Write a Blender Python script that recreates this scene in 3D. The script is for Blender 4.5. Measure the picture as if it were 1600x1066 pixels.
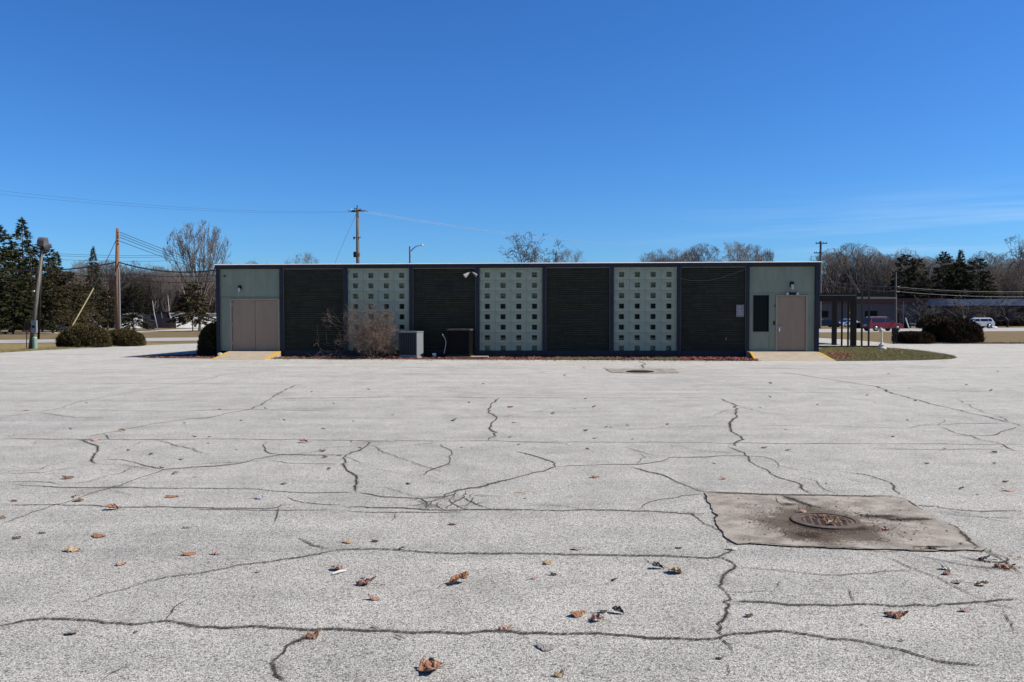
import bpy, bmesh, math, random
import numpy as np
from mathutils import Vector, Matrix, noise
R = math.radians
for o in list(bpy.data.objects): bpy.data.objects.remove(o)
SC = bpy.context.scene
C = SC.collection
# ---------------------------------------------------------------- camera
F = 1291.0; EYE = 1.65; PITCH = math.atan((533-497.4)/F); ROLL = math.atan(.00124)
cd = bpy.data.cameras.new('camera'); cam = bpy.data.objects.new('camera', cd); C.objects.link(cam)
CM = Matrix.Translation((0, 0, EYE)) @ Matrix.Rotation(R(90)-PITCH, 4, 'X') @ Matrix.Rotation(-ROLL, 4, 'Z')
cam.matrix_world = CM
cd.sensor_width = 36; cd.lens = F/1600*36; cd.clip_start = .1; cd.clip_end = 6000
SC.camera = cam
# ---------------------------------------------------------------- world + sun
SUN_EL = R(44); SUN_AZ = math.atan2(-.035, 1.0)          # azimuth counter-clockwise from +X
w = bpy.data.worlds.new('World'); SC.world = w; w.use_nodes = True
nt = w.node_tree; nt.nodes.clear()
N = nt.nodes.new; L = nt.links.new
out = N('ShaderNodeOutputWorld'); bg = N('ShaderNodeBackground'); sky = N('ShaderNodeTexSky')
sky.sky_type = 'NISHITA'; sky.sun_disc = False
sky.sun_elevation = SUN_EL; sky.sun_rotation = R(90)-SUN_AZ
sky.altitude = 0; sky.air_density = 1.0; sky.dust_density = .25; sky.ozone_density = 3.5
hs = N('ShaderNodeHueSaturation'); hs.inputs['Saturation'].default_value = 1.15
L(sky.outputs[0], hs.inputs['Color'])
tint = N('ShaderNodeMixRGB'); tint.blend_type = 'MULTIPLY'; tint.inputs[0].default_value = 1; tint.inputs[2].default_value = (.36, .65, 1.0, 1)   # deep clear polarised blue
L(hs.outputs[0], tint.inputs[1])
# faint cirrus low in the sky
tc = N('ShaderNodeTexCoord'); mp = N('ShaderNodeMapping'); mp.inputs['Scale'].default_value = (1.3, 1.3, 26)
mp.inputs['Rotation'].default_value = (0, R(-3.5), 0)
nz = N('ShaderNodeTexNoise'); nz.inputs['Scale'].default_value = 2.2; nz.inputs['Detail'].default_value = 9; nz.inputs['Roughness'].default_value = .55
cr = N('ShaderNodeValToRGB'); cr.color_ramp.elements[0].position = .44; cr.color_ramp.elements[1].position = .68
sp = N('ShaderNodeSeparateXYZ')
m1 = N('ShaderNodeMapRange'); m1.inputs[1].default_value = .02; m1.inputs[2].default_value = .09; m1.inputs[3].default_value = 0; m1.inputs[4].default_value = 1
m2 = N('ShaderNodeMapRange'); m2.inputs[1].default_value = .095; m2.inputs[2].default_value = .15; m2.inputs[3].default_value = 1; m2.inputs[4].default_value = 0
m3 = N('ShaderNodeMapRange'); m3.inputs[1].default_value = .12; m3.inputs[2].default_value = .5; m3.inputs[3].default_value = 0; m3.inputs[4].default_value = 1
L(tc.outputs['Generated'], mp.inputs[0]); L(mp.outputs[0], nz.inputs[0]); L(nz.outputs[0], cr.inputs[0]); L(tc.outputs['Generated'], sp.inputs[0])
L(sp.outputs[2], m1.inputs[0]); L(sp.outputs[2], m2.inputs[0]); L(sp.outputs[0], m3.inputs[0])
def mul(a, b):
    m = N('ShaderNodeMath'); m.operation = 'MULTIPLY'; L(a, m.inputs[0])
    if isinstance(b, float): m.inputs[1].default_value = b
    else: L(b, m.inputs[1])
    return m.outputs[0]
fac = mul(mul(mul(mul(cr.outputs[0], m1.outputs[0]), m2.outputs[0]), m3.outputs[0]), .6)
mx = N('ShaderNodeMixRGB'); L(fac, mx.inputs[0]); L(tint.outputs[0], mx.inputs[1]); mx.inputs[2].default_value = (3.6, 5.2, 7.4, 1)
L(mx.outputs[0], bg.inputs[0]); bg.inputs[1].default_value = .0785; L(bg.outputs[0], out.inputs[0])
sd = bpy.data.lights.new('sun', 'SUN'); sd.energy = 5.0; sd.angle = R(.53); sd.color = (1, .94, .85)
so = bpy.data.objects.new('sun', sd); C.objects.link(so)
sv = Vector((math.cos(SUN_AZ)*math.cos(SUN_EL), math.sin(SUN_AZ)*math.cos(SUN_EL), math.sin(SUN_EL)))
so.rotation_euler = sv.to_track_quat('Z', 'Y').to_euler(); so.location = (30, 0, 40)
vs = SC.view_settings; SC.display_settings.display_device = 'sRGB'
vs.view_transform = 'Standard'; vs.look = 'None'; vs.gamma = 1; vs.exposure = 0.8; vs.use_curve_mapping = False
SC.render.engine = 'CYCLES'; SC.cycles.max_bounces = 6; SC.cycles.transparent_max_bounces = 12

# ---------------------------------------------------------------- pixel helpers (photo measurements -> metres)
def ray(px, py):
    return CM.to_3x3() @ Vector(((px-800)/F, -(py-533)/F, -1))
def P(px, py, D):
    r = ray(px, py); t = D/r.y
    return Vector((r.x*t, D, EYE+r.z*t))
def G(px, py, z=0.0):
    r = ray(px, py); t = (z-EYE)/r.z
    return Vector((r.x*t, r.y*t, z))

# ---------------------------------------------------------------- object helpers
def tag(o, label=None, cat=None, group=None, kind=None):
    if label: o['label'] = label
    if cat: o['category'] = cat
    if group: o['group'] = group
    if kind: o['kind'] = kind
    return o
def empty(name, loc=(0, 0, 0), rz=0, label=None, cat=None, group=None):
    o = bpy.data.objects.new(name, None); C.objects.link(o); o.location = loc; o.rotation_euler = (0, 0, rz)
    o.empty_display_size = .2
    return tag(o, label, cat, group)
def link(name, me, parent=None, loc=None):
    o = bpy.data.objects.new(name, me); C.objects.link(o)
    if parent: o.parent = parent
    if loc is not None: o.location = loc
    return o
def copy_tree(o, parent=None):
    c = o.copy(); C.objects.link(c)
    if parent: c.parent = parent
    for ch in o.children: copy_tree(ch, c)
    return c
class MB:
    def __init__(s): s.v = []; s.f = []; s.m = []; s.mi = 0
    def quad(s, a, b, c, d): n = len(s.v); s.v += [tuple(a), tuple(b), tuple(c), tuple(d)]; s.f.append((n, n+1, n+2, n+3)); s.m.append(s.mi); return s
    def poly(s, pts): n = len(s.v); s.v += [tuple(p) for p in pts]; s.f.append(tuple(range(n, n+len(pts)))); s.m.append(s.mi); return s
    def box(s, x0, y0, z0, x1, y1, z1):
        n = len(s.v)
        s.v += [(x0,y0,z0),(x1,y0,z0),(x1,y1,z0),(x0,y1,z0),(x0,y0,z1),(x1,y0,z1),(x1,y1,z1),(x0,y1,z1)]
        for q in ((0,3,2,1),(4,5,6,7),(0,1,5,4),(1,2,6,5),(2,3,7,6),(3,0,4,7)): s.f.append(tuple(n+i for i in q)); s.m.append(s.mi)
        return s
    def tube(s, pts, rad, n=8, cap=True):
        pts = [Vector(p) for p in pts]
        if not hasattr(rad, '__len__'): rad = [rad]*len(pts)
        base = len(s.v); up = Vector((0, 0, 1))
        for i, p in enumerate(pts):
            d = (pts[min(i+1, len(pts)-1)]-pts[max(i-1, 0)])
            d = d.normalized() if d.length > 1e-9 else up
            a = d.cross(Vector((0, 1, 0)) if abs(d.y) < .9 else Vector((1, 0, 0))).normalized(); b = d.cross(a)
            for k in range(n):
                t = 2*math.pi*k/n; q = p+(a*math.cos(t)+b*math.sin(t))*rad[i]; s.v.append(tuple(q))
        for i in range(len(pts)-1):
            for k in range(n):
                k2 = (k+1) % n; s.f.append((base+i*n+k, base+i*n+k2, base+(i+1)*n+k2, base+(i+1)*n+k)); s.m.append(s.mi)
        if cap:
            s.f.append(tuple(base+k for k in range(n))[::-1]); s.m.append(s.mi)
            s.f.append(tuple(base+(len(pts)-1)*n+k for k in range(n))); s.m.append(s.mi)
        return s
    def lathe(s, prof, n=20, c=(0, 0, 0)):
        base = len(s.v)
        for (r, z) in prof:
            for k in range(n): t = 2*math.pi*k/n; s.v.append((c[0]+r*math.cos(t), c[1]+r*math.sin(t), c[2]+z))
        for i in range(len(prof)-1):
            for k in range(n):
                k2 = (k+1) % n; s.f.append((base+i*n+k, base+i*n+k2, base+(i+1)*n+k2, base+(i+1)*n+k)); s.m.append(s.mi)
        s.f.append(tuple(base+k for k in range(n))[::-1]); s.m.append(s.mi)
        s.f.append(tuple(base+(len(prof)-1)*n+k for k in range(n))); s.m.append(s.mi)
        return s
    def mesh(s, name, mats, smooth=False, bevel=0):
        me = bpy.data.meshes.new(name); me.from_pydata(s.v, [], s.f)
        for m in (mats if isinstance(mats, (list, tuple)) else [mats]): me.materials.append(m)
        me.polygons.foreach_set('material_index', s.m)
        if smooth: me.polygons.foreach_set('use_smooth', [True]*len(me.polygons))
        me.update()
        if bevel:
            bm = bmesh.new(); bm.from_mesh(me); bmesh.ops.bevel(bm, geom=bm.edges[:], offset=bevel, segments=2, affect='EDGES', clamp_overlap=True); bm.to_mesh(me); bm.free()
        return me
    def build(s, name, mats, parent=None, smooth=False, bevel=0, loc=None): return link(name, s.mesh(name, mats, smooth, bevel), parent, loc)
def np_mesh(name, V, Fa, mat, k=3):
    """V (n,3); Fa (m,k) numpy arrays"""
    me = bpy.data.meshes.new(name); V = np.ascontiguousarray(V, dtype=np.float32); Fa = np.ascontiguousarray(Fa, dtype=np.int32)
    me.vertices.add(len(V)); me.vertices.foreach_set('co', V.ravel())
    me.loops.add(Fa.size); me.loops.foreach_set('vertex_index', Fa.ravel())
    me.polygons.add(len(Fa)); me.polygons.foreach_set('loop_start', np.arange(0, Fa.size, k, dtype=np.int32))
    me.polygons.foreach_set('loop_total', np.full(len(Fa), k, dtype=np.int32))
    me.materials.append(mat); me.update(calc_edges=True); return me

# ---------------------------------------------------------------- materials
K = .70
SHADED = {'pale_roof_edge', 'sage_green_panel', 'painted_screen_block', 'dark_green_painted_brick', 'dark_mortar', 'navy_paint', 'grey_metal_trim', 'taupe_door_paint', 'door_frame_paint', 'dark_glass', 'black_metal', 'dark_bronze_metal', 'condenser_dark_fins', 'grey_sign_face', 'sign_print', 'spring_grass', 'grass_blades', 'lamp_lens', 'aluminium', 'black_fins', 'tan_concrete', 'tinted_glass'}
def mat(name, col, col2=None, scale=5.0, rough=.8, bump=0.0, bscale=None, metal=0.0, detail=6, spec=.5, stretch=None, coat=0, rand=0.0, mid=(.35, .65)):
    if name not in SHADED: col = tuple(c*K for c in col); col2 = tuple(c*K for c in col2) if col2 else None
    m = bpy.data.materials.new(name); m.use_nodes = True; t = m.node_tree; n = t.nodes; l = t.links
    b = n['Principled BSDF']; b.inputs['Roughness'].default_value = rough; b.inputs['Metallic'].default_value = metal
    b.inputs['Specular IOR Level'].default_value = spec; b.inputs['Coat Weight'].default_value = coat
    c = (*col, 1); co = n.new('ShaderNodeTexCoord'); src = co.outputs['Object']
    if stretch:
        mpn = n.new('ShaderNodeMapping'); mpn.inputs['Scale'].default_value = stretch; l.new(src, mpn.inputs[0]); src = mpn.outputs[0]
    colout = None
    if col2:
        z = n.new('ShaderNodeTexNoise'); z.inputs['Scale'].default_value = scale; z.inputs['Detail'].default_value = detail; z.inputs['Roughness'].default_value = .65
        l.new(src, z.inputs[0])
        r = n.new('ShaderNodeValToRGB'); r.color_ramp.elements[0].color = c; r.color_ramp.elements[1].color = (*col2, 1)
        r.color_ramp.elements[0].position = mid[0]; r.color_ramp.elements[1].position = mid[1]
        l.new(z.outputs[0], r.inputs[0]); colout = r.outputs[0]
    else: b.inputs['Base Color'].default_value = c
    if rand:
        g = n.new('ShaderNodeNewGeometry'); h = n.new('ShaderNodeHueSaturation')
        mr = n.new('ShaderNodeMapRange'); mr.inputs[3].default_value = 1-rand; mr.inputs[4].default_value = 1+rand
        l.new(g.outputs['Random Per Island'], mr.inputs[0]); l.new(mr.outputs[0], h.inputs['Value'])
        if colout: l.new(colout, h.inputs['Color'])
        else: h.inputs['Color'].default_value = c
        colout = h.outputs[0]
    if colout: l.new(colout, b.inputs['Base Color'])
    if bump:
        z2 = n.new('ShaderNodeTexNoise'); z2.inputs['Scale'].default_value = bscale or scale*3; z2.inputs['Detail'].default_value = 4; l.new(src, z2.inputs[0])
        bp = n.new('ShaderNodeBump'); bp.inputs['Strength'].default_value = 1; bp.inputs['Distance'].default_value = bump
        l.new(z2.outputs[0], bp.inputs['Height']); l.new(bp.outputs[0], b.inputs['Normal'])
    return m
def asphalt_mat():
    m = bpy.data.materials.new('pale_weathered_asphalt'); m.use_nodes = True; t = m.node_tree; n = t.nodes; l = t.links
    b = n['Principled BSDF']; b.inputs['Roughness'].default_value = .92; b.inputs['Specular IOR Level'].default_value = .25
    co = n.new('ShaderNodeTexCoord'); src = co.outputs['Object']
    def noi(s, d=5, r=.6, x=None):
        z = n.new('ShaderNodeTexNoise'); z.inputs['Scale'].default_value = s; z.inputs['Detail'].default_value = d; z.inputs['Roughness'].default_value = r; l.new(x or src, z.inputs[0]); return z.outputs[0]
    def ramp(x, stops):
        r = n.new('ShaderNodeValToRGB'); e = r.color_ramp.elements
        e[0].position, e[0].color = stops[0][0], (*stops[0][1], 1); e[1].position, e[1].color = stops[-1][0], (*stops[-1][1], 1)
        for p_, c_ in stops[1:-1]: q = e.new(p_); q.color = (*c_, 1)
        l.new(x, r.inputs[0]); return r.outputs[0]
    def mixc(kind, f, a, c_):
        q = n.new('ShaderNodeMixRGB'); q.blend_type = kind
        if isinstance(f, float): q.inputs[0].default_value = f
        else: l.new(f, q.inputs[0])
        l.new(a, q.inputs[1])
        if isinstance(c_, tuple): q.inputs[2].default_value = c_
        else: l.new(c_, q.inputs[2])
        return q.outputs[0]
    v = n.new('ShaderNodeTexVoronoi'); v.inputs['Scale'].default_value = 118; l.new(src, v.inputs[0])
    sx = n.new('ShaderNodeSeparateColor'); l.new(v.outputs['Color'], sx.inputs[0])
    g = .375
    stones = ramp(sx.outputs[0], [(0, (.10, .094, .081)), (.10, (.22, .209, .184)), (.31, (g*.86, g*.829, g*.745)), (.75, (g*1.08, g*1.044, g*.940)), (1, (.50, .484, .434))])
    # bitumen showing between the stones
    gap = ramp(v.outputs['Distance'], [(0, (1, 1, 1)), (.45, (.95, .95, .95)), (.75, (.40, .40, .40))])
    c1 = mixc('MULTIPLY', .85, stones, gap)
    fine = ramp(noi(260, 2), [(.3, (.76, .76, .76)), (.7, (1.16, 1.16, 1.16))]); c1 = mixc('MULTIPLY', .8, c1, fine)
    big = ramp(noi(.30, 7, .65), [(.3, (.87, .868, .865)), (.5, (1, 1, 1)), (.7, (1.06, 1.055, 1.05))]); c1 = mixc('MULTIPLY', 1.0, c1, big)
    mid = ramp(noi(1.7, 8, .7), [(.32, (.80, .80, .80)), (.58, (1.05, 1.05, 1.05))]); c1 = mixc('MULTIPLY', .9, c1, mid)
    # faint long paver-pass streaks running across the lot
    mp_ = n.new('ShaderNodeMapping'); mp_.inputs['Scale'].default_value = (.05, 1.1, 1); l.new(src, mp_.inputs[0])
    st = ramp(noi(1.3, 6, .75, mp_.outputs[0]), [(.30, (.78, .785, .79)), (.5, (1, 1, 1)), (.7, (1.07, 1.06, 1.05))]); c1 = mixc('MULTIPLY', .8, c1, st)
    # scattered grime
    gr = ramp(noi(.75, 9, .72), [(.57, (0, 0, 0)), (.74, (1, 1, 1))]); c1 = mixc('MIX', mulm(t, gr, .38), c1, (.12, .112, .10, 1))
    # far side paler: brightening at a shallow viewing angle, painted into the colour
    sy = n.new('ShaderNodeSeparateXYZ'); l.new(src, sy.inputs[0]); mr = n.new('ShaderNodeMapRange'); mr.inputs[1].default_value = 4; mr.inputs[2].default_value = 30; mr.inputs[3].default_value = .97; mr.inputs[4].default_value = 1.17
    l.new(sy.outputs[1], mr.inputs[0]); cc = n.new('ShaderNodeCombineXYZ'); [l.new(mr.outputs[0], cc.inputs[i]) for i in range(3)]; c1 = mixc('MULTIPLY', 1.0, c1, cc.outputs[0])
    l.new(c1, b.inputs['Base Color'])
    bp = n.new('ShaderNodeBump'); bp.inputs['Strength'].default_value = .85; bp.inputs['Distance'].default_value = .0035; bp.invert = True
    l.new(v.outputs['Distance'], bp.inputs['Height']); l.new(bp.outputs[0], b.inputs['Normal'])
    return m
def mulm(t, x, f):
    q = t.nodes.new('ShaderNodeMath'); q.operation = 'MULTIPLY'; t.links.new(x, q.inputs[0]); q.inputs[1].default_value = f; return q.outputs[0]
def crack_mat(name, col, core, halo, nm=1.0):
    m = bpy.data.materials.new(name); m.use_nodes = True; t = m.node_tree; n = t.nodes; l = t.links
    b = n['Principled BSDF']; b.inputs['Base Color'].default_value = (*col, 1); b.inputs['Roughness'].default_value = 1; b.inputs['Specular IOR Level'].default_value = .1
    uv = n.new('ShaderNodeUVMap'); uv.uv_map = 'UVMap'; s = n.new('ShaderNodeSeparateXYZ'); l.new(uv.outputs[0], s.inputs[0])
    def M(op, a, b_=None, c_=None):
        q = n.new('ShaderNodeMath'); q.operation = op
        for i, x in enumerate((a, b_, c_)):
            if x is None: continue
            if isinstance(x, (int, float)): q.inputs[i].default_value = x
            else: l.new(x, q.inputs[i])
        return q.outputs[0]
    d = M('ABSOLUTE', M('MULTIPLY', M('SUBTRACT', s.outputs[0], .5), 2.0))
    co = n.new('ShaderNodeTexCoord'); z = n.new('ShaderNodeTexNoise'); z.inputs['Scale'].default_value = 55; z.inputs['Detail'].default_value = 4; l.new(co.outputs['Object'], z.inputs[0])
    z2 = n.new('ShaderNodeTexNoise'); z2.inputs['Scale'].default_value = 160; z2.inputs['Detail'].default_value = 2; l.new(co.outputs['Object'], z2.inputs[0])
    wv = s.outputs[1]                                    # local strength 0..1
    nzf = M('ADD', M('MULTIPLY', M('SUBTRACT', z.outputs[0], .5), 3.4*nm), M('MULTIPLY', M('SUBTRACT', z2.outputs[0], .5), 3.0*nm))
    thr = M('MULTIPLY', wv, M('MULTIPLY', core, M('ADD', 1.0, nzf)))
    a1 = M('MINIMUM', M('MAXIMUM', M('MULTIPLY', M('SUBTRACT', thr, d), 7.0), 0.0), 1.0)
    a2 = M('MINIMUM', M('MAXIMUM', M('MULTIPLY', M('SUBTRACT', M('MULTIPLY', thr, .55), d), 9.0), 0.0), 1.0)
    hh = M('MULTIPLY', M('POWER', M('SUBTRACT', 1.0, M('MINIMUM', d, 1.0)), 1.6), halo)
    hh = M('MULTIPLY', hh, M('MULTIPLY', wv, M('MINIMUM', M('MAXIMUM', M('MULTIPLY', M('SUBTRACT', z2.outputs[0], .38), 5.0), 0.0), 1.0)))
    al = M('MINIMUM', M('ADD', M('MAXIMUM', M('MULTIPLY', a1, .55), M('MULTIPLY', a2, .86)), hh), 1.0)
    cm = n.new('ShaderNodeMixRGB'); l.new(a2, cm.inputs[0]); cm.inputs[1].default_value = (*[c*1.5 for c in col], 1); cm.inputs[2].default_value = (*[c*.5 for c in col], 1); l.new(cm.outputs[0], b.inputs['Base Color'])
    l.new(al, b.inputs['Alpha']); return m
A = asphalt_mat()
M_crack = crack_mat('crack_dirt', (.046, .040, .031), .36, .40)
M_stain = crack_mat('dark_grit', (.060, .043, .032), .80, .45, .28)
M_grass = mat('dry_winter_grass', (.125, .092, .045), (.225, .168, .085), 1.1, 1, .02, 40, detail=12, spec=.1)
M_green = mat('spring_grass', (.115, .095, .034), (.25, .18, .085), 2.6, 1, .03, 60, detail=12, spec=.1)
M_road = mat('worn_road_concrete', (.33, .31, .285), (.40, .38, .35), .6, .95, .002, 60)
M_side = mat('pale_gravel_verge', (.40, .38, .35), (.5, .47, .43), 2, .95, .01, 30)
M_conc = mat('tan_concrete', (.24, .195, .135), (.30, .25, .18), 3, .9, .002, 80, detail=10)
M_apron = mat('old_concrete', (.19, .163, .130), (.355, .312, .256), 4.2, .92, .006, 45, detail=14, mid=(.40, .60))
M_yel = mat('yellow_kerb_paint', (.72, .40, .03), (.62, .33, .03), 14, .6)
M_mulch = mat('wood_mulch', (.10, .035, .022), (.16, .06, .035), 30, 1, .03, 60, rand=.0)
M_red = mat('red_mulch', (.13, .03, .02), (.22, .06, .04), 25, 1, .02, 60)
M_soil = mat('dark_soil_bed', (.075, .05, .034), (.12, .085, .05), 9, 1, .03, 50, detail=10)
M_navy = mat('navy_paint', (.011, .0125, .020), (.020, .022, .034), 2.5, .55, .0006, 120, spec=.3, stretch=(3, 3, .6), detail=10)
M_panel = mat('sage_green_panel', (.174, .192, .128), (.222, .242, .168), 1.6, .6, .0008, 90, stretch=(2.2, 2.2, .45), detail=10)
M_block = mat('painted_screen_block', (.250, .272, .186), (.330, .354, .248), 2.2, .75, .0025, 110)
M_brick = mat('dark_green_painted_brick', (.026, .0255, .0125), (.036, .036, .019), 3, .6, .004, 45, rand=.22, spec=.2)
M_mort = mat('dark_mortar', (.006, .007, .004), (.010, .011, .007), 6, .9)
M_trim = mat('grey_metal_trim', (.17, .155, .12), (.20, .185, .15), 9, .5)
M_roofcap = mat('pale_roof_edge', (.44, .42, .39), (.52, .50, .47), 2, .6)
M_roof = mat('roof_membrane', (.35, .34, .32), (.45, .43, .41), 2, .9)
M_taupe = mat('taupe_door_paint', (.255, .172, .107), (.30, .205, .132), 1.4, .5, .0004, 60, stretch=(2, 2, .5), detail=10)
M_frame = mat('door_frame_paint', (.28, .23, .16), (.31, .26, .185), 3, .5)
M_glass = mat('dark_glass', (.004, .007, .007), None, rough=.25, spec=.12)
M_tint = mat('tinted_glass', (.040, .060, .048), (.055, .075, .06), 3, rough=.3, spec=.2)
M_alu = mat('aluminium', (.55, .55, .55), (.62, .62, .62), 10, .35, metal=.7)
M_black = mat('black_metal', (.006, .006, .0055), (.010, .010, .0095), 8, .5, spec=.25)
M_dkmetal = mat('dark_bronze_metal', (.009, .007, .005), (.014, .011, .008), 5, .7, spec=.2)
M_acgrey = mat('condenser_grey_paint', (.19, .208, .215), (.22, .24, .248), 8, .5)
M_acdark = mat('condenser_dark_fins', (.030, .033, .034), (.042, .046, .048), 20, .6, spec=.15)
M_white = mat('white_paint', (.75, .75, .73), (.8, .8, .78), 5, .5)
M_wood = mat('weathered_pole_wood', (.17, .085, .045), (.26, .14, .08), 3, .9, .006, 20, stretch=(6, 6, .5))
M_greywood = mat('grey_pole_wood', (.08, .066, .056), (.16, .135, .116), 3, .9, .006, 20, stretch=(6, 6, .5))
M_wire = mat('wire_black', (.02, .02, .022), None, rough=.6)
M_lwire = mat('wire_bright', (.45, .45, .47), None, rough=.4)
M_bark = mat('grey_bark', (.085, .068, .055), (.16, .13, .108), 3, 1, .02, 12, stretch=(3, 3, .7))
M_twig = mat('grey_twigs', (.135, .112, .095), (.20, .168, .148), .5, 1, rand=.25)
M_twigd = mat('dark_twigs', (.060, .047, .040), (.095, .078, .066), .5, 1, rand=.25)
M_brush = mat('woodland_twigs', (.070, .052, .042), (.165, .128, .105), .09, 1, rand=.4)
M_shrub = mat('reddish_shrub_twigs', (.13, .085, .062), (.27, .195, .15), 2.5, .9, rand=.35)
M_conif = mat('conifer_needles', (.020, .025, .008), (.066, .062, .020), .5, .9, rand=.5, spec=.2)
M_conifo = mat('olive_conifer_needles', (.036, .030, .011), (.085, .062, .025), .5, .9, rand=.5, spec=.2)
M_yew = mat('yew_needles', (.045, .036, .012), (.105, .078, .028), 1.4, .9, rand=.45, spec=.2)
M_yewr = mat('bronze_hedge_leaves', (.018, .015, .008), (.070, .036, .014), 1.0, .9, rand=.45, spec=.2)
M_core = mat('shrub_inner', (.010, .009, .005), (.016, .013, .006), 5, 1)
M_grassb = mat('grass_blades', (.12, .125, .038), (.26, .21, .10), 3, .9, rand=.35)
M_iron = mat('rusty_cast_iron', (.085, .062, .050), (.16, .12, .095), 14, .85, .002, 90, spec=.15)
M_pit = mat('pit_dark', (.004, .004, .004), None, rough=1)
M_tan = mat('mauve_brick_wall', (.165, .125, .125), (.20, .155, .152), 2, .95, .004, 20)
M_brn = mat('brown_brick_wall', (.075, .042, .038), (.11, .062, .054), 2, .95, .004, 20)
M_redroof = mat('dark_red_fascia', (.075, .026, .022), (.10, .035, .03), 1, .8)
M_rubber = mat('tyre_rubber', (.012, .012, .012), None, rough=.8)
M_yels = mat('yellow_sign', (.75, .45, .02), None, rough=.5)
M_greens = mat('green_sign', (.01, .30, .17), None, rough=.5)
M_lamp = mat('lamp_lens', (.45, .43, .39), None, rough=.1)
M_sign = mat('grey_sign_face', (.17, .15, .14), (.21, .19, .18), 30, .5)
M_signw = mat('sign_print', (.40, .38, .36), None, rough=.5)

# ---------------------------------------------------------------- ground
def fill(name, outer, holes, z, m, parent=None):
    """flat sheet from outline(s) in metres, triangulated, with optional holes"""
    bm = bmesh.new()
    for loop in [outer]+holes:
        vv = [bm.verts.new((p[0], p[1], z)) for p in loop]
        for i in range(len(vv)): bm.edges.new((vv[i], vv[(i+1) % len(vv)]))
    bmesh.ops.triangle_fill(bm, use_beauty=True, edges=bm.edges[:])
    for f in bm.faces:
        f.normal_update()
        if f.normal.z < 0: f.normal_flip()
    me = bpy.data.meshes.new(name); bm.to_mesh(me); bm.free(); me.materials.append(m)
    return link(name, me, parent)
DC = G(1290, 817)                                        # drain centre
DR = .238
def circ(c, r, n=40): return [(c[0]+r*math.cos(2*math.pi*k/n), c[1]+r*math.sin(2*math.pi*k/n)) for k in range(n)]
hx0, hx1, hy0, hy1 = DC.x-.5, DC.x+.5, DC.y-.5, DC.y+.5
g = MB(); B = 2600
for (x0, y0, x1, y1) in ((-B, -B, hx0, B), (hx1, -B, B, B), (hx0, -B, hx1, hy0), (hx0, hy1, hx1, B)):
    g.quad((x0, y0, -.012), (x1, y0, -.012), (x1, y1, -.012), (x0, y1, -.012))
ground = g.build('ground', M_grass); tag(ground, kind='structure')
lot = [(-90, -20), (90, -20), (90, 53)] + [tuple(G(*p)[:2]) for p in ((1600, 537.2), (1395, 537), (1370, 534.5), (1320, 530.5), (1280, 528.3))] + [(12, 72), (-12, 74)] + \
      [tuple(G(*p)[:2]) for p in ((341, 532.5), (330, 536), (282, 537.4), (225, 539.8), (160, 542.4), (100, 545), (40, 548.6), (0, 551.2), (-200, 562))] + [(-90, 28)]
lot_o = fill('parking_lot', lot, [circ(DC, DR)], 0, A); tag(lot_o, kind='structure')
def gpoly(name, pts, z, m, extra=[], parent=None):
    o = fill(name, [tuple(G(*p)[:2]) for p in pts]+extra, [], z, m, parent); tag(o, kind='structure'); return o
rn = [(-30, 538), (0, 536.2), (95, 535.2), (225, 533.4), (340, 531.6)]; rf = [(340, 526.8), (225, 528.2), (95, 530.2), (0, 531.2), (-30, 531.6)]
rn2 = [(1280, 519.4), (1400, 518.6), (1600, 517.4), (1750, 516.5)]; rf2 = [(1750, 511.5), (1600, 512), (1400, 513), (1280, 514.3)]
gpoly('road', rn+rn2+rf2+rf, -.004, M_road)
gpoly('side_street', [(0, 522), (60, 521.6), (150, 520.8), (230, 519), (300, 516.3), (345, 514.4), (345, 512.6), (300, 513.6), (230, 516.6), (150, 518.8), (60, 519.9), (0, 520.4), (-40, 520.6), (-40, 522.4)], -.004, M_side)
# darker, greener verge at the left of the lot
gpoly('verge_grass', [(0, 551), (40, 548.4), (100, 544.8), (160, 542.2), (225, 539.6), (282, 537.2), (230, 535.2), (95, 536.6), (0, 537.4), (-150, 540), (-150, 558)], -.008, M_green)
# ---------------------------------------------------------------- building frame
BA = R(3.05)
bld = empty('office_building', (-12.65, 35.35, 0), -BA, 'long low flat-roofed building with navy frame, dark brick and sage screen-block bays', 'building')
def U(px): k = (px-800)/F; return (12.65+35.35*k)/(math.cos(BA)+k*math.sin(BA))
def Yw(u, v=0): return 35.35-u*math.sin(BA)+v*math.cos(BA)
def Zf(px, py): return EYE-(py-(497.4-(px-800)*.00124))/F*Yw(U(px))
def W(u, v, z=0): return bld_m @ Vector((u, v, z))
bld_m = Matrix.Translation((-12.65, 35.35, 0)) @ Matrix.Rotation(-BA, 4, 'Z')
ub = U(1280); DEP = 17.0
cols = [(338, 343.5), (437, 442.5), (537.5, 543), (639.5, 645), (743, 749), (847.5, 853), (953, 959), (1058, 1063.5), (1165.5, 1171), (1273.5, 1280)]
cu = [(U(a), U(b)) for a, b in cols]; cu[0] = (0.0, cu[0][1])
TOP = 3.77; SILL = .29
for (a, b) in cu: MB().box(a, 0, .03, b, .2, TOP-.002).build('column', M_navy, bld, bevel=.006)
fe_ = [-.03]+[(cu[i][0]+cu[i][1])/2 for i in range(1, 9)]+[ub+.03]
for i in range(9): MB().box(fe_[i]+.003, -.015-.004*(i % 2), TOP, fe_[i+1]-.003, .25, 3.925).build('fascia', M_navy, bld, bevel=.005)
re_ = MB(); re_.quad((-.07, -.07, 3.942), (ub+.07, -.07, 3.942), (ub+.07, .03, 3.970), (-.07, .03, 3.970)); re_.quad((-.07, .03, 3.970), (ub+.07, .03, 3.970), (ub+.07, .25, 3.974), (-.07, .25, 3.974))
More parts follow.
